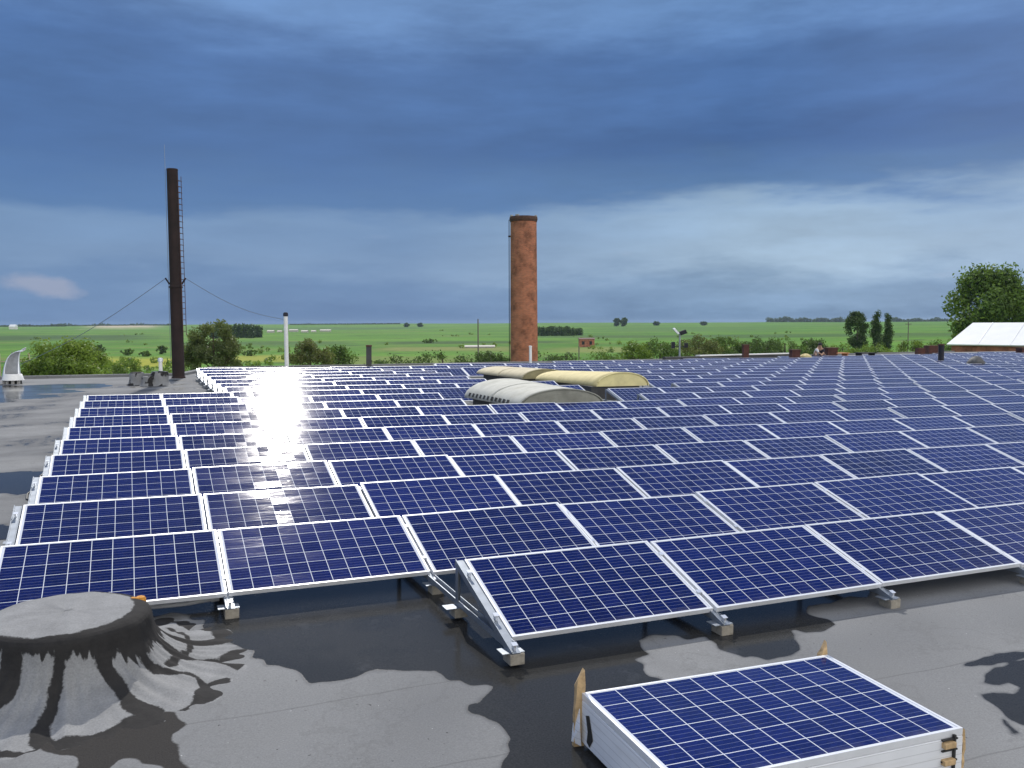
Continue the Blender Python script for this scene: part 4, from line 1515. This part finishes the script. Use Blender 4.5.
def worker(loc, rz, lab, top, trousers, shirt_white):
    # crouching: hips low, knees forward, trunk bent forward, arms reaching down to the work
    J = [(0, 0, 0.42), (0, 0.05, 0.62), (0, 0.16, 0.84), (0, 0.20, 0.97), (0, 0.25, 1.07), (0, 0.29, 1.19),
         (-0.18, 0.17, 0.86), (-0.22, 0.30, 0.66), (-0.17, 0.50, 0.55), (-0.15, 0.57, 0.51),
         (0.18, 0.17, 0.86), (0.22, 0.30, 0.66), (0.17, 0.50, 0.55), (0.15, 0.57, 0.51),
         (-0.11, 0.02, 0.38), (-0.17, 0.36, 0.50), (-0.16, 0.16, 0.11), (-0.16, 0.30, 0.04),
         (0.11, 0.02, 0.38), (0.17, 0.36, 0.44), (0.16, 0.12, 0.11), (0.16, 0.26, 0.04)]
    E_ = [(0, 1), (1, 2), (2, 3), (3, 4), (4, 5), (2, 6), (6, 7), (7, 8), (8, 9), (2, 10), (10, 11), (11, 12), (12, 13),
          (0, 14), (14, 15), (15, 16), (16, 17), (0, 18), (18, 19), (19, 20), (20, 21)]
    Rr = [0.15, 0.15, 0.17, 0.08, 0.085, 0.075, 0.075, 0.052, 0.042, 0.038, 0.075, 0.052, 0.042, 0.038, 0.10, 0.075, 0.055, 0.05, 0.10, 0.075, 0.055, 0.05]
    o_ = person(loc, rz, lab, J, E_, Rr, M['skin'], None)
    # clothing as its own meshes over the body
    def cloth(name, idx, extra, m_):
        js = [J[i] for i in idx]
        es = [(idx.index(a), idx.index(b)) for a, b in E_ if a in idx and b in idx]
        me = bpy.data.meshes.new(name)
        me.from_pydata([Vector(j) for j in js], es, [])
        me.materials.append(m_)
        c_ = bpy.data.objects.new(name, me)
        col.objects.link(c_)
        c_.parent = o_
        sk = c_.modifiers.new('skin', 'SKIN'); sk.use_smooth_shade = True
        for v_, i in zip(me.skin_vertices[0].data, idx):
            v_.radius = (Rr[i] + extra, Rr[i] + extra)
        me.skin_vertices[0].data[0].use_root = True
        sb = c_.modifiers.new('sub', 'SUBSURF'); sb.levels = 1; sb.render_levels = 1
    cloth('shirt', [0, 1, 2, 3, 6, 7, 10, 11], 0.022, shirt_white)
    cloth('trousers', [0, 14, 15, 16, 18, 19, 20], 0.024, trousers)
    h = MB()
    h.lathe([(0.115, -0.02), (0.118, 0.05), (0.095, 0.11), (0.05, 0.135), (0.002, 0.14)], 14, c=(0, 0.27, 1.15), uvscale=False)
    h.build('hair', M['cloth'], o_, smooth=True)
    return o_


p = at_y(815.6, 359, edge_Y(816.5, 359) + 0.1); p.z = 0; worker(p, R(200), 'person crouching in a white shirt and dark trousers between two brick stacks', None, M['cloth'], M['shirtw'])
p = at_y(821.4, 359, edge_Y(822.5, 359) - 0.1); p.z = 0; worker(p, R(120), 'person crouching in dark clothes and blue trousers beside the one in white', None, M['jeans'], M['cloth'])

settle(True)
use_axes(AX_WORLD)
# ------------------------------------------------------------------ white-roofed building at right
e0, e1 = at_d(947, 345.2, 100), at_d(1024, 347.0, 94.0)
dirx = Vector((e1.x - e0.x, e1.y - e0.y, 0)).normalized()
diry = Vector((-dirx.y, dirx.x, 0))
if diry.dot(FW) < 0: diry = -diry
bl = empty('white_roofed_building', (0, 0, 0))
tag(bl, 'long brick building with bright white pitched roof at the right edge', 'building')
ez = e0.z
LEN_B, DEP = 34.0, 8.0
rise = 2.4
E0 = Vector((e0.x, e0.y, ez))
rl = E0 + dirx * 1.2 + diry * (DEP / 2) + Vector((0, 0, rise))
mb = MB()
A = [E0, E0 + dirx * LEN_B, E0 + dirx * LEN_B + diry * DEP, E0 + diry * DEP, rl, E0 + dirx * (LEN_B - 2.1) + diry * (DEP / 2) + Vector((0, 0, rise))]
mb.add(A, [(0, 1, 5, 4), (1, 2, 5), (2, 3, 4, 5), (3, 0, 4)])
o = mb.build('roof', M['whitesheet'], bl)
sm = o.modifiers.new('thick', 'SOLIDIFY'); sm.thickness = 0.14; sm.offset = 1
mb = MB()
c_ = E0 + dirx * (LEN_B / 2) + diry * (DEP / 2)
Xb = Matrix.Rotation(math.atan2(dirx.y, dirx.x), 3, 'Z')
mb.box(Vector((c_.x, c_.y, (ez - 0.03 + GZ) / 2)), (LEN_B - 0.7, DEP - 0.7, ez - 0.03 - GZ), X=Xb)
box_uv(mb).build('wall', M['brick'], bl)
for i in range(9):
    m_ = MB()
    q = E0 + dirx * (2.4 + i * 3.6) + diry * 0.30
    m_.box(Vector((q.x, q.y, ez - 2.1)), (1.5, 0.14, 1.7), X=Xb)
    o = m_.build('window', M['glassdk'], bl)
mb = MB()
for i in range(1, 10):
    q = E0 + dirx * (i * 3.3)
    t_ = E0 + dirx * (i * 3.3 + (2.1 if i < 1 else 0)) + diry * (DEP / 2) + Vector((0, 0, rise))
    mb.tube([q + Vector((0, 0, 0.16)), t_ + Vector((0, 0, 0.16))], 0.035, 5)
mb.build('roof_seam', M['whitesheet'], bl)

# ------------------------------------------------------------------ far buildings
def house(name, xa, xb, dist, wall_h, roof_h, wallm, roofm, lab, group=None, dep=6.0, win=0):
    a, b = ray(xa, 330), ray(xb, 330)
    A_, B_ = CAM + a * dist, CAM + b * dist
    A_.z = B_.z = 0
    zb_ = ground_h((A_.x + B_.x) / 2, (A_.y + B_.y) / 2) - 0.2
    dx_ = B_ - A_
    ln = dx_.length
    root_ = empty(name, (A_.x, A_.y, zb_), math.atan2(dx_.y, dx_.x))
    tag(root_, lab, 'building', group)
    m_ = MB(); m_.box((ln / 2, dep / 2, wall_h / 2), (ln, dep, wall_h)); box_uv(m_).build('wall', M[wallm], root_)
    m_ = MB()
    o_ = 0.3
    v = [(-o_, -o_, wall_h + 0.02), (ln + o_, -o_, wall_h + 0.02), (ln + o_, dep + o_, wall_h + 0.02), (-o_, dep + o_, wall_h + 0.02), (-o_, dep / 2, wall_h + roof_h), (ln + o_, dep / 2, wall_h + roof_h)]
    m_.add([Vector(q) for q in v], [(0, 1, 5, 4), (2, 3, 4, 5), (1, 2, 5), (3, 0, 4), (3, 2, 1, 0)])
    m_.build('roof', M[roofm], root_)
    for i in range(win):
        m_ = MB(); m_.box((ln * (i + 0.5) / win, -0.01, wall_h * 0.55), (min(1.0, ln / win * 0.4), 0.1, wall_h * 0.4)); m_.build('window', M['glassdk'], root_)
    return root_


house('barn', 465, 494, 330, 0.7, 0.5, 'palewall', 'palewall', 'long low shed with white roof in the meadow left of the chimney', dep=5)
house('brick_house', 579.5, 594.5, 335, 3.2, 0.5, 'brick', 'rustbright', 'small red brick hut alone in the meadow right of the chimney', dep=5, win=2)
VG = 'white farm buildings far across the meadow'
for i, (xa, xb, lab) in enumerate(((267, 273, 'tiny white farm building farthest left of the white vent pipe'), (277, 281, 'tiny white farm building just left of the white vent pipe'),
                                    (289, 297, 'wide white farm building first right of the white vent pipe'), (301, 307, 'white farm building second right of the white vent pipe'),
                                    (311, 315, 'narrow white farm building third right of the white vent pipe'), (320, 330, 'white farm building farthest right of the white vent pipe'))):
    house('farm_building', xa, xb, 820 + 25 * (i % 3), (1.6, 1.1, 1.9, 1.3, 1.0, 1.5)[i], 0.9, 'palewall', 'palewall', lab, VG, dep=6)
house('farm_building', 9, 15, 1350, 4.5, 3.2, 'plaster', 'whitesheet', 'lone white house on the horizon at far left above the cowl', dep=8)

# posts and poles
def pole(x, yt, yb, dist, lab, r=0.11, arm=0.0):
    q = at_d(x, yt, dist)
    g = ground_h(q.x, q.y)
    root_ = empty('utility_pole', (q.x, q.y, g), math.atan2(RT.y, RT.x))
    tag(root_, lab, 'utility pole', 'utility poles in the meadow')
    m_ = MB(); m_.tube([(0, 0, 0), (0, 0, q.z - g)], [r, r * 0.7], 8); m_.build('post', M['polewood'], root_)
    if arm:
        m_ = MB(); m_.box((0, 0, q.z - g - 0.4), (arm, 0.1, 0.12)); m_.build('crossarm', M['polewood'], root_)
pole(478, 319, 362, 135, 'timber pole in the meadow left of the round brick chimney', 0.13)
pole(908.5, 322, 352, 170, 'thin timber pole in the meadow right of the two poplars', 0.12, 1.2)
pole(579, 346, 362, 120, 'short dark post below the small brick hut', 0.10)
pole(12, 352, 366, 95, 'short post in the meadow behind the cowl', 0.08)
# fence behind the cowl
fr = empty('rail_fence', (0, 0, 0))
tag(fr, 'pale rail fence beyond the shiny cowl', 'fence')
q0, q1 = at_d(-30, 362.5, 60), at_d(29, 361, 60)
mb = MB(); mb.tube([q0, q1], 0.05, 6); mb.build('rail', M['sand'], fr)
for f_ in (0.0, 0.5, 1.0):
    q = q0.lerp(q1, f_)
    g = ground_h(q.x, q.y)
    m_ = MB(); m_.tube([(q.x, q.y, g), (q.x, q.y, q.z + 0.55)], 0.07, 6); m_.build('post', M['sand'], fr)


# ------------------------------------------------------------------ vegetation
def leaf_cloud(mb_, clumps, n, size, g, shell=0.35, flat=1.0):
    tot = sum(r_ ** 2 for _, r_ in clumps)
    for c_, r_ in clumps:
        k = max(6, int(n * r_ ** 2 / tot))
        for _ in range(k):
            d_ = Vector((g.gauss(0, 1), g.gauss(0, 1), g.gauss(0, 1))).normalized()
            rr = r_ * (shell + (1 - shell) * g.random()) * g.uniform(0.80, 1.12)
            p_ = c_ + Vector((d_.x, d_.y, d_.z * flat)) * rr
            nrm = (d_ + Vector((g.gauss(0, 0.7), g.gauss(0, 0.7), g.gauss(0, 0.7)))).normalized()
            u_ = nrm.orthogonal().normalized()
            u_ = Matrix.Rotation(g.uniform(0, 6.28), 3, nrm) @ u_
            v_ = nrm.cross(u_)
            s1, s2 = size * g.uniform(0.6, 1.4), size * g.uniform(0.4, 0.9)
            mb_.add([p_ - u_ * s1, p_ - v_ * s2 * 0.6 + u_ * s1 * 0.1, p_ + u_ * s1, p_ + v_ * s2], [(0, 1, 2, 3)])


def plant(name, xa, xb, yt, dist, crown_h, leaf, lab, cat, seed, shape='round', n=2600, size=0.16, group=None, trunk=True, sides=1.0, shrink=1.0):
    g = random.Random(seed)
    top = at_d((xa + xb) / 2, yt, dist)
    wd = (xb - xa) / F_PX * dist
    gz = ground_h(top.x, top.y)
    root_ = empty(name, (top.x, top.y, gz))
    tag(root_, lab, cat, group)
    H = top.z - gz
    crown_h = min(crown_h, H * 0.96)
    cz0 = H - crown_h
    clumps = []
    if shape == 'column':
        for i in range(18):
            f_ = i / 17
            rr = wd / 2 * (0.50 + 0.50 * math.sin(math.pi * min(1, f_ * 0.85 + 0.12)))
            clumps.append((Vector((g.uniform(-0.16, 0.16) * wd, g.uniform(-0.16, 0.16) * wd, cz0 + crown_h * f_ * 0.93)), rr * g.uniform(0.80, 1.0)))
    elif shape == 'cone':
        for i in range(60):
            f_ = g.random() ** 0.9
            rad = wd / 2 * (1.0 - f_ ** 1.4 * 0.85) * math.sqrt(g.random())
            a_ = g.uniform(0, 6.28)
            clumps.append((Vector((rad * math.cos(a_), rad * math.sin(a_), cz0 + crown_h * (0.02 + 0.90 * f_))), wd * g.uniform(0.10, 0.17)))
        clumps.append((Vector((0, 0, H - crown_h * 0.07)), wd * 0.07))
    elif shape == 'spiky':
        for i in range(70):
            a_ = g.uniform(0, 6.28)
            rad = wd / 2 * math.sqrt(g.random()) * 0.95
            hgt = crown_h * (1 - 0.50 * (rad / (wd / 2)) ** 2) * g.uniform(0.35, 1.0)
            clumps.append((Vector((rad * math.cos(a_), rad * math.sin(a_), cz0 + hgt - 0.08 * crown_h)), min(wd, crown_h * 1.6) * g.uniform(0.08, 0.15)))
    else:
        for i in range(44):
            a_ = g.uniform(0, 6.28)
            f_ = g.uniform(-1, 1)
            ring = math.sqrt(1 - f_ * f_ * 0.92)
            q = 0.80 * g.random() ** 0.45
            clumps.append((Vector((wd / 2 * ring * q * math.cos(a_), wd / 2 * ring * q * math.sin(a_), cz0 + crown_h * (0.5 + 0.5 * f_ * 0.80))), min(wd, crown_h) * g.uniform(0.13, 0.23)))
        clumps.append((Vector((g.uniform(-.1, .1) * wd, 0, H - crown_h * 0.14)), min(wd, crown_h) * 0.14))
    m_ = MB()
    leaf_cloud(m_, clumps, n, size, g)
    m_.build('crown', L[leaf], root_)
    if trunk:
        m_ = MB()
        tr = max(0.10, wd * 0.028)
        m_.tube([(0, 0, -0.1), (0.05 * wd * 0.2, 0, cz0 * 0.6), (0, 0, cz0 + crown_h * 0.35), (0, 0, H - crown_h * 0.25)], [tr * 1.5, tr, tr * 0.7, tr * 0.25], 8)
        for c_, r_ in clumps[:10]:
            s_ = Vector((0, 0, max(cz0 * 0.8, c_.z - wd * 0.35)))
            m_.tube([s_, s_.lerp(c_, 0.5) + Vector((0, 0, -0.05 * wd)), c_], [tr * 0.45, tr * 0.3, tr * 0.12], 6)
        m_.build('trunk', M['bark'], root_)
    return root_


plant('bush', 16, 107, 334, 46, 3.6, 'lime', 'bright green feathery bush behind the roof edge at left', 'bush', 1, 'spiky', 17000, 0.08)
plant('tree', 184, 241, 314, 72, 5.4, 'olive', 'olive green bushy tree right beside the steel flue', 'tree', 2, 'spiky', 12000, 0.11)
plant('bush', 288, 332, 336, 85, 3.5, 'brown', 'brownish green bush right of the white vent pipe', 'bush', 3, 'spiky', 5200, 0.11)
plant('tree', 947, 1031, 268, 122, 12.5, 'tall', 'large leafy tree towering behind the white-roofed building', 'tree', 4, 'round', 21000, 0.27)
plant('tree', 845, 870.5, 310, 205, 9.8, 'dark', 'dark rounded tree left of the two poplars', 'tree', 5, 'round', 6500, 0.24)
plant('poplar_tree', 870.5, 882.8, 310, 205, 9.6, 'dark', 'dark columnar poplar, taller left one of the pair', 'tree', 6, 'column', 3200, 0.22)
plant('poplar_tree', 882.2, 894, 312.5, 207, 9.6, 'dark', 'dark columnar poplar, shorter right one of the pair', 'tree', 7, 'column', 3200, 0.22)

HG = 'shrubs growing along behind the roof edge'
shr = [  # xa, xb, ytop, dist, leaf, label
    (325, 352, 346, 95, 'mid', 'green shrub between the brownish bush and the dark narrow stack'),
    (372, 420, 354, 100, 'dark', 'low dark shrub just right of the dark narrow stack'),
    (415, 470, 352, 105, 'dark', 'low dark shrub left of the timber pole'),
    (470, 512, 353, 105, 'dark', 'low dark shrub touching the left side of the brick chimney'),
    (536, 585, 352, 105, 'dark', 'low dark shrub touching the right side of the brick chimney'),
    (585, 628, 350, 100, 'mid', 'low green shrub below the small brick hut'),
    (622, 655, 345, 95, 'lime', 'bright green shrub left of the floodlight pole'),
    (645, 676, 338, 110, 'mid', 'taller green shrub just left of the floodlight pole'),
    (682, 716, 335, 120, 'brown', 'yellowish brown shrub just right of the floodlight pole'),
    (706, 745, 338, 125, 'mid', 'green shrub left of the slim red brick stack'),
    (738, 775, 335, 125, 'dark', 'dark green shrub behind the slim red brick stack'),
    (765, 805, 338, 130, 'mid', 'green shrub right of the slim red brick stack'),
    (796, 830, 340, 130, 'dark', 'dark shrub behind the crouching workers'),
    (824, 862, 343, 125, 'lime', 'bright green shrub below the rounded dark tree'),
    (856, 900, 343, 125, 'lime', 'bright green shrub below the two poplars'),
    (892, 934, 342, 125, 'lime', 'bright green shrub in front of the thin timber pole'),
    (925, 958, 338, 130, 'mid', 'green shrub left of the white roof corner'),
    (108, 140, 357, 110, 'lime', 'low bright shrub left of the short white vent pipe'),
]
for i, (xa, xb, yt, ds, lf, lab) in enumerate(shr):
    ww = (xb - xa) * 0.22
    plant('shrub', xa - ww, xb + ww, yt - 1, ds, 3.6, lf, lab, 'shrub', 40 + i, 'spiky' if i % 3 else 'round', 4200, 0.13, HG)
mids = [(92, 108, 345, 300, 'dark', 'dark bush in the meadow above the feathery bush'), (120, 136, 349, 270, 'mid', 'round bush in the meadow left of the steel flue'),
        (138, 152, 351, 260, 'mid', 'small bush in the meadow above the short white vent pipe'), (155, 168, 345.5, 280, 'dark', 'dark bush touching the left side of the steel flue'),
        (240, 262, 350, 260, 'mid', 'small bush in the meadow right of the olive tree'), (420, 440, 339, 420, 'mid', 'small bush in the meadow far left of the timber pole'),
        (520, 548, 350, 230, 'mid', 'bush in the meadow behind the brick chimney'), (403, 410, 323.0, 1500, 'dark', 'tiny dark tree on the skyline left of the chimney'),
        (417, 424, 323.2, 1500, 'dark', 'second tiny dark tree on the skyline left of the chimney'), (652, 661, 321.5, 1500, 'dark', 'tiny dark tree on the skyline left of the floodlight'),
        (699, 708, 321.5, 1500, 'dark', 'tiny dark tree on the skyline right of the floodlight'),
        (613, 621, 318, 1300, 'dark', 'left skyline tree of the close pair right of the chimney'), (619, 628, 317.5, 1300, 'dark', 'right skyline tree of the close pair right of the chimney')]
for i, (xa, xb, yt, ds, lf, lab) in enumerate(mids):
    plant('bush', xa, xb, yt, ds, 30, lf, lab, 'bush', 80 + i, 'round', 420, max(0.22, ds * 0.0011), 'lone bushes and trees across the meadow', trunk=True)


g_ = random.Random(77)
mbw = MB()
cl = []
for i in range(300):
    dd = 130 * (1.0 / (1 - g_.random() * 0.87))
    x_ = g_.uniform(-60, 1090)
    q_ = CAM + ray(x_, 330) * dd
    if noise.noise(Vector((q_.x / 90, q_.y / 160, 2.2))) < -0.02: continue
    for k_ in range(g_.randint(1, 4)):
        r_ = g_.uniform(0.5, 1.5)
        xx, yy = q_.x + g_.gauss(0, 3), q_.y + g_.gauss(0, 4)
        cl.append((Vector((xx, yy, ground_h(xx, yy) + r_ * 0.5)), r_))
leaf_cloud(mbw, cl, len(cl) * 26, 0.42, g_, flat=0.8)
tag(mbw.build('scrub', L['lime']), 'low green scrub scattered over the meadow', 'scrub', kind='stuff')


def woods(name, xa, xb, ytfun, dist, lab, seed, leaf='dark', n=2500, size=1.3, depth=40):
    g = random.Random(seed)
    m_ = MB()
    clumps = []
    x = xa
    while x < xb:
        dd = dist + g.uniform(0, depth)
        yt = ytfun(x) + g.uniform(-0.6, 1.2)
        q = at_d(x, yt, dd)
        gz = ground_h(q.x, q.y)
        hh = max(2.5, q.z - gz)
        rr = min(hh * 0.45, dist * 0.0045) * g.uniform(0.7, 1.1)
        zz_ = gz + hh - rr
        while zz_ > gz - rr * 0.5:
            clumps.append((Vector((q.x, q.y, zz_)), rr))
            zz_ -= rr * 1.1
        x += rr * 1.1 / dist * F_PX
    leaf_cloud(m_, clumps, n, size, g, shell=0.5)
    return tag(m_.build(name, L[leaf]), lab, 'woodland', kind='stuff')


woods('distant_woods', 768, 848, lambda x: 317 + abs(x - 790) * 0.02 + 1.2 * math.sin(x * 0.35), 2300, 'dark tree line on the skyline left of the rounded dark tree', 1, n=5000, size=2.0)
woods('distant_woods', 893, 952, lambda x: 318 + 1.3 * math.sin(x * 0.3), 2300, 'dark tree line on the skyline right of the poplars', 2, n=4000, size=2.0)
woods('distant_woods', 536, 580, lambda x: 325 + abs(x - 552) * 0.08, 620, 'dark woodland right behind the brick chimney', 3, n=4000, size=0.8)
woods('distant_woods', 212, 262, lambda x: 323 + abs(x - 240) * 0.10, 560, 'dark woodland behind the olive tree', 4, n=4500, size=0.8)
woods('distant_woods', -40, 66, lambda x: 325 + 0.8 * math.sin(x * 0.2), 1900, 'bluish woodland along the far left skyline', 5, n=2600, size=1.8)
woods('distant_woods', 58, 172, lambda x: 324.5 + 1.2 * math.sin(x * 0.17), 2100, 'thin woodland along the skyline left of the steel flue', 6, n=2000, size=1.8)
woods('distant_woods', 290, 400, lambda x: 324.5 + 0.7 * math.sin(x * 0.2), 2200, 'thin woodland along the skyline right of the white vent pipe', 7, n=1500, size=1.8)

# air between us and the far fields
HZ = bpy.data.materials.new('haze')
HZ.use_nodes = True
h = NT(HZ.node_tree)
h.n.clear()
pv = h.new('ShaderNodeVolumePrincipled')
pv.inputs['Color'].default_value = (0.62, 0.78, 1.0, 1)
pv.inputs['Density'].default_value = 0.00007
ho = h.new('ShaderNodeOutputMaterial')
h.l.new(pv.outputs[0], ho.inputs['Volume'])
if True:
    mb = MB()
    zb0, zt0 = -16.0, 14.5
    mb.box((0, 0, (zb0 + zt0) / 2), (8600, 8600, zt0 - zb0))
    o = mb.build('haze', HZ)
    tag(o, 'thin pale air over the far meadows', 'haze', kind='stuff')
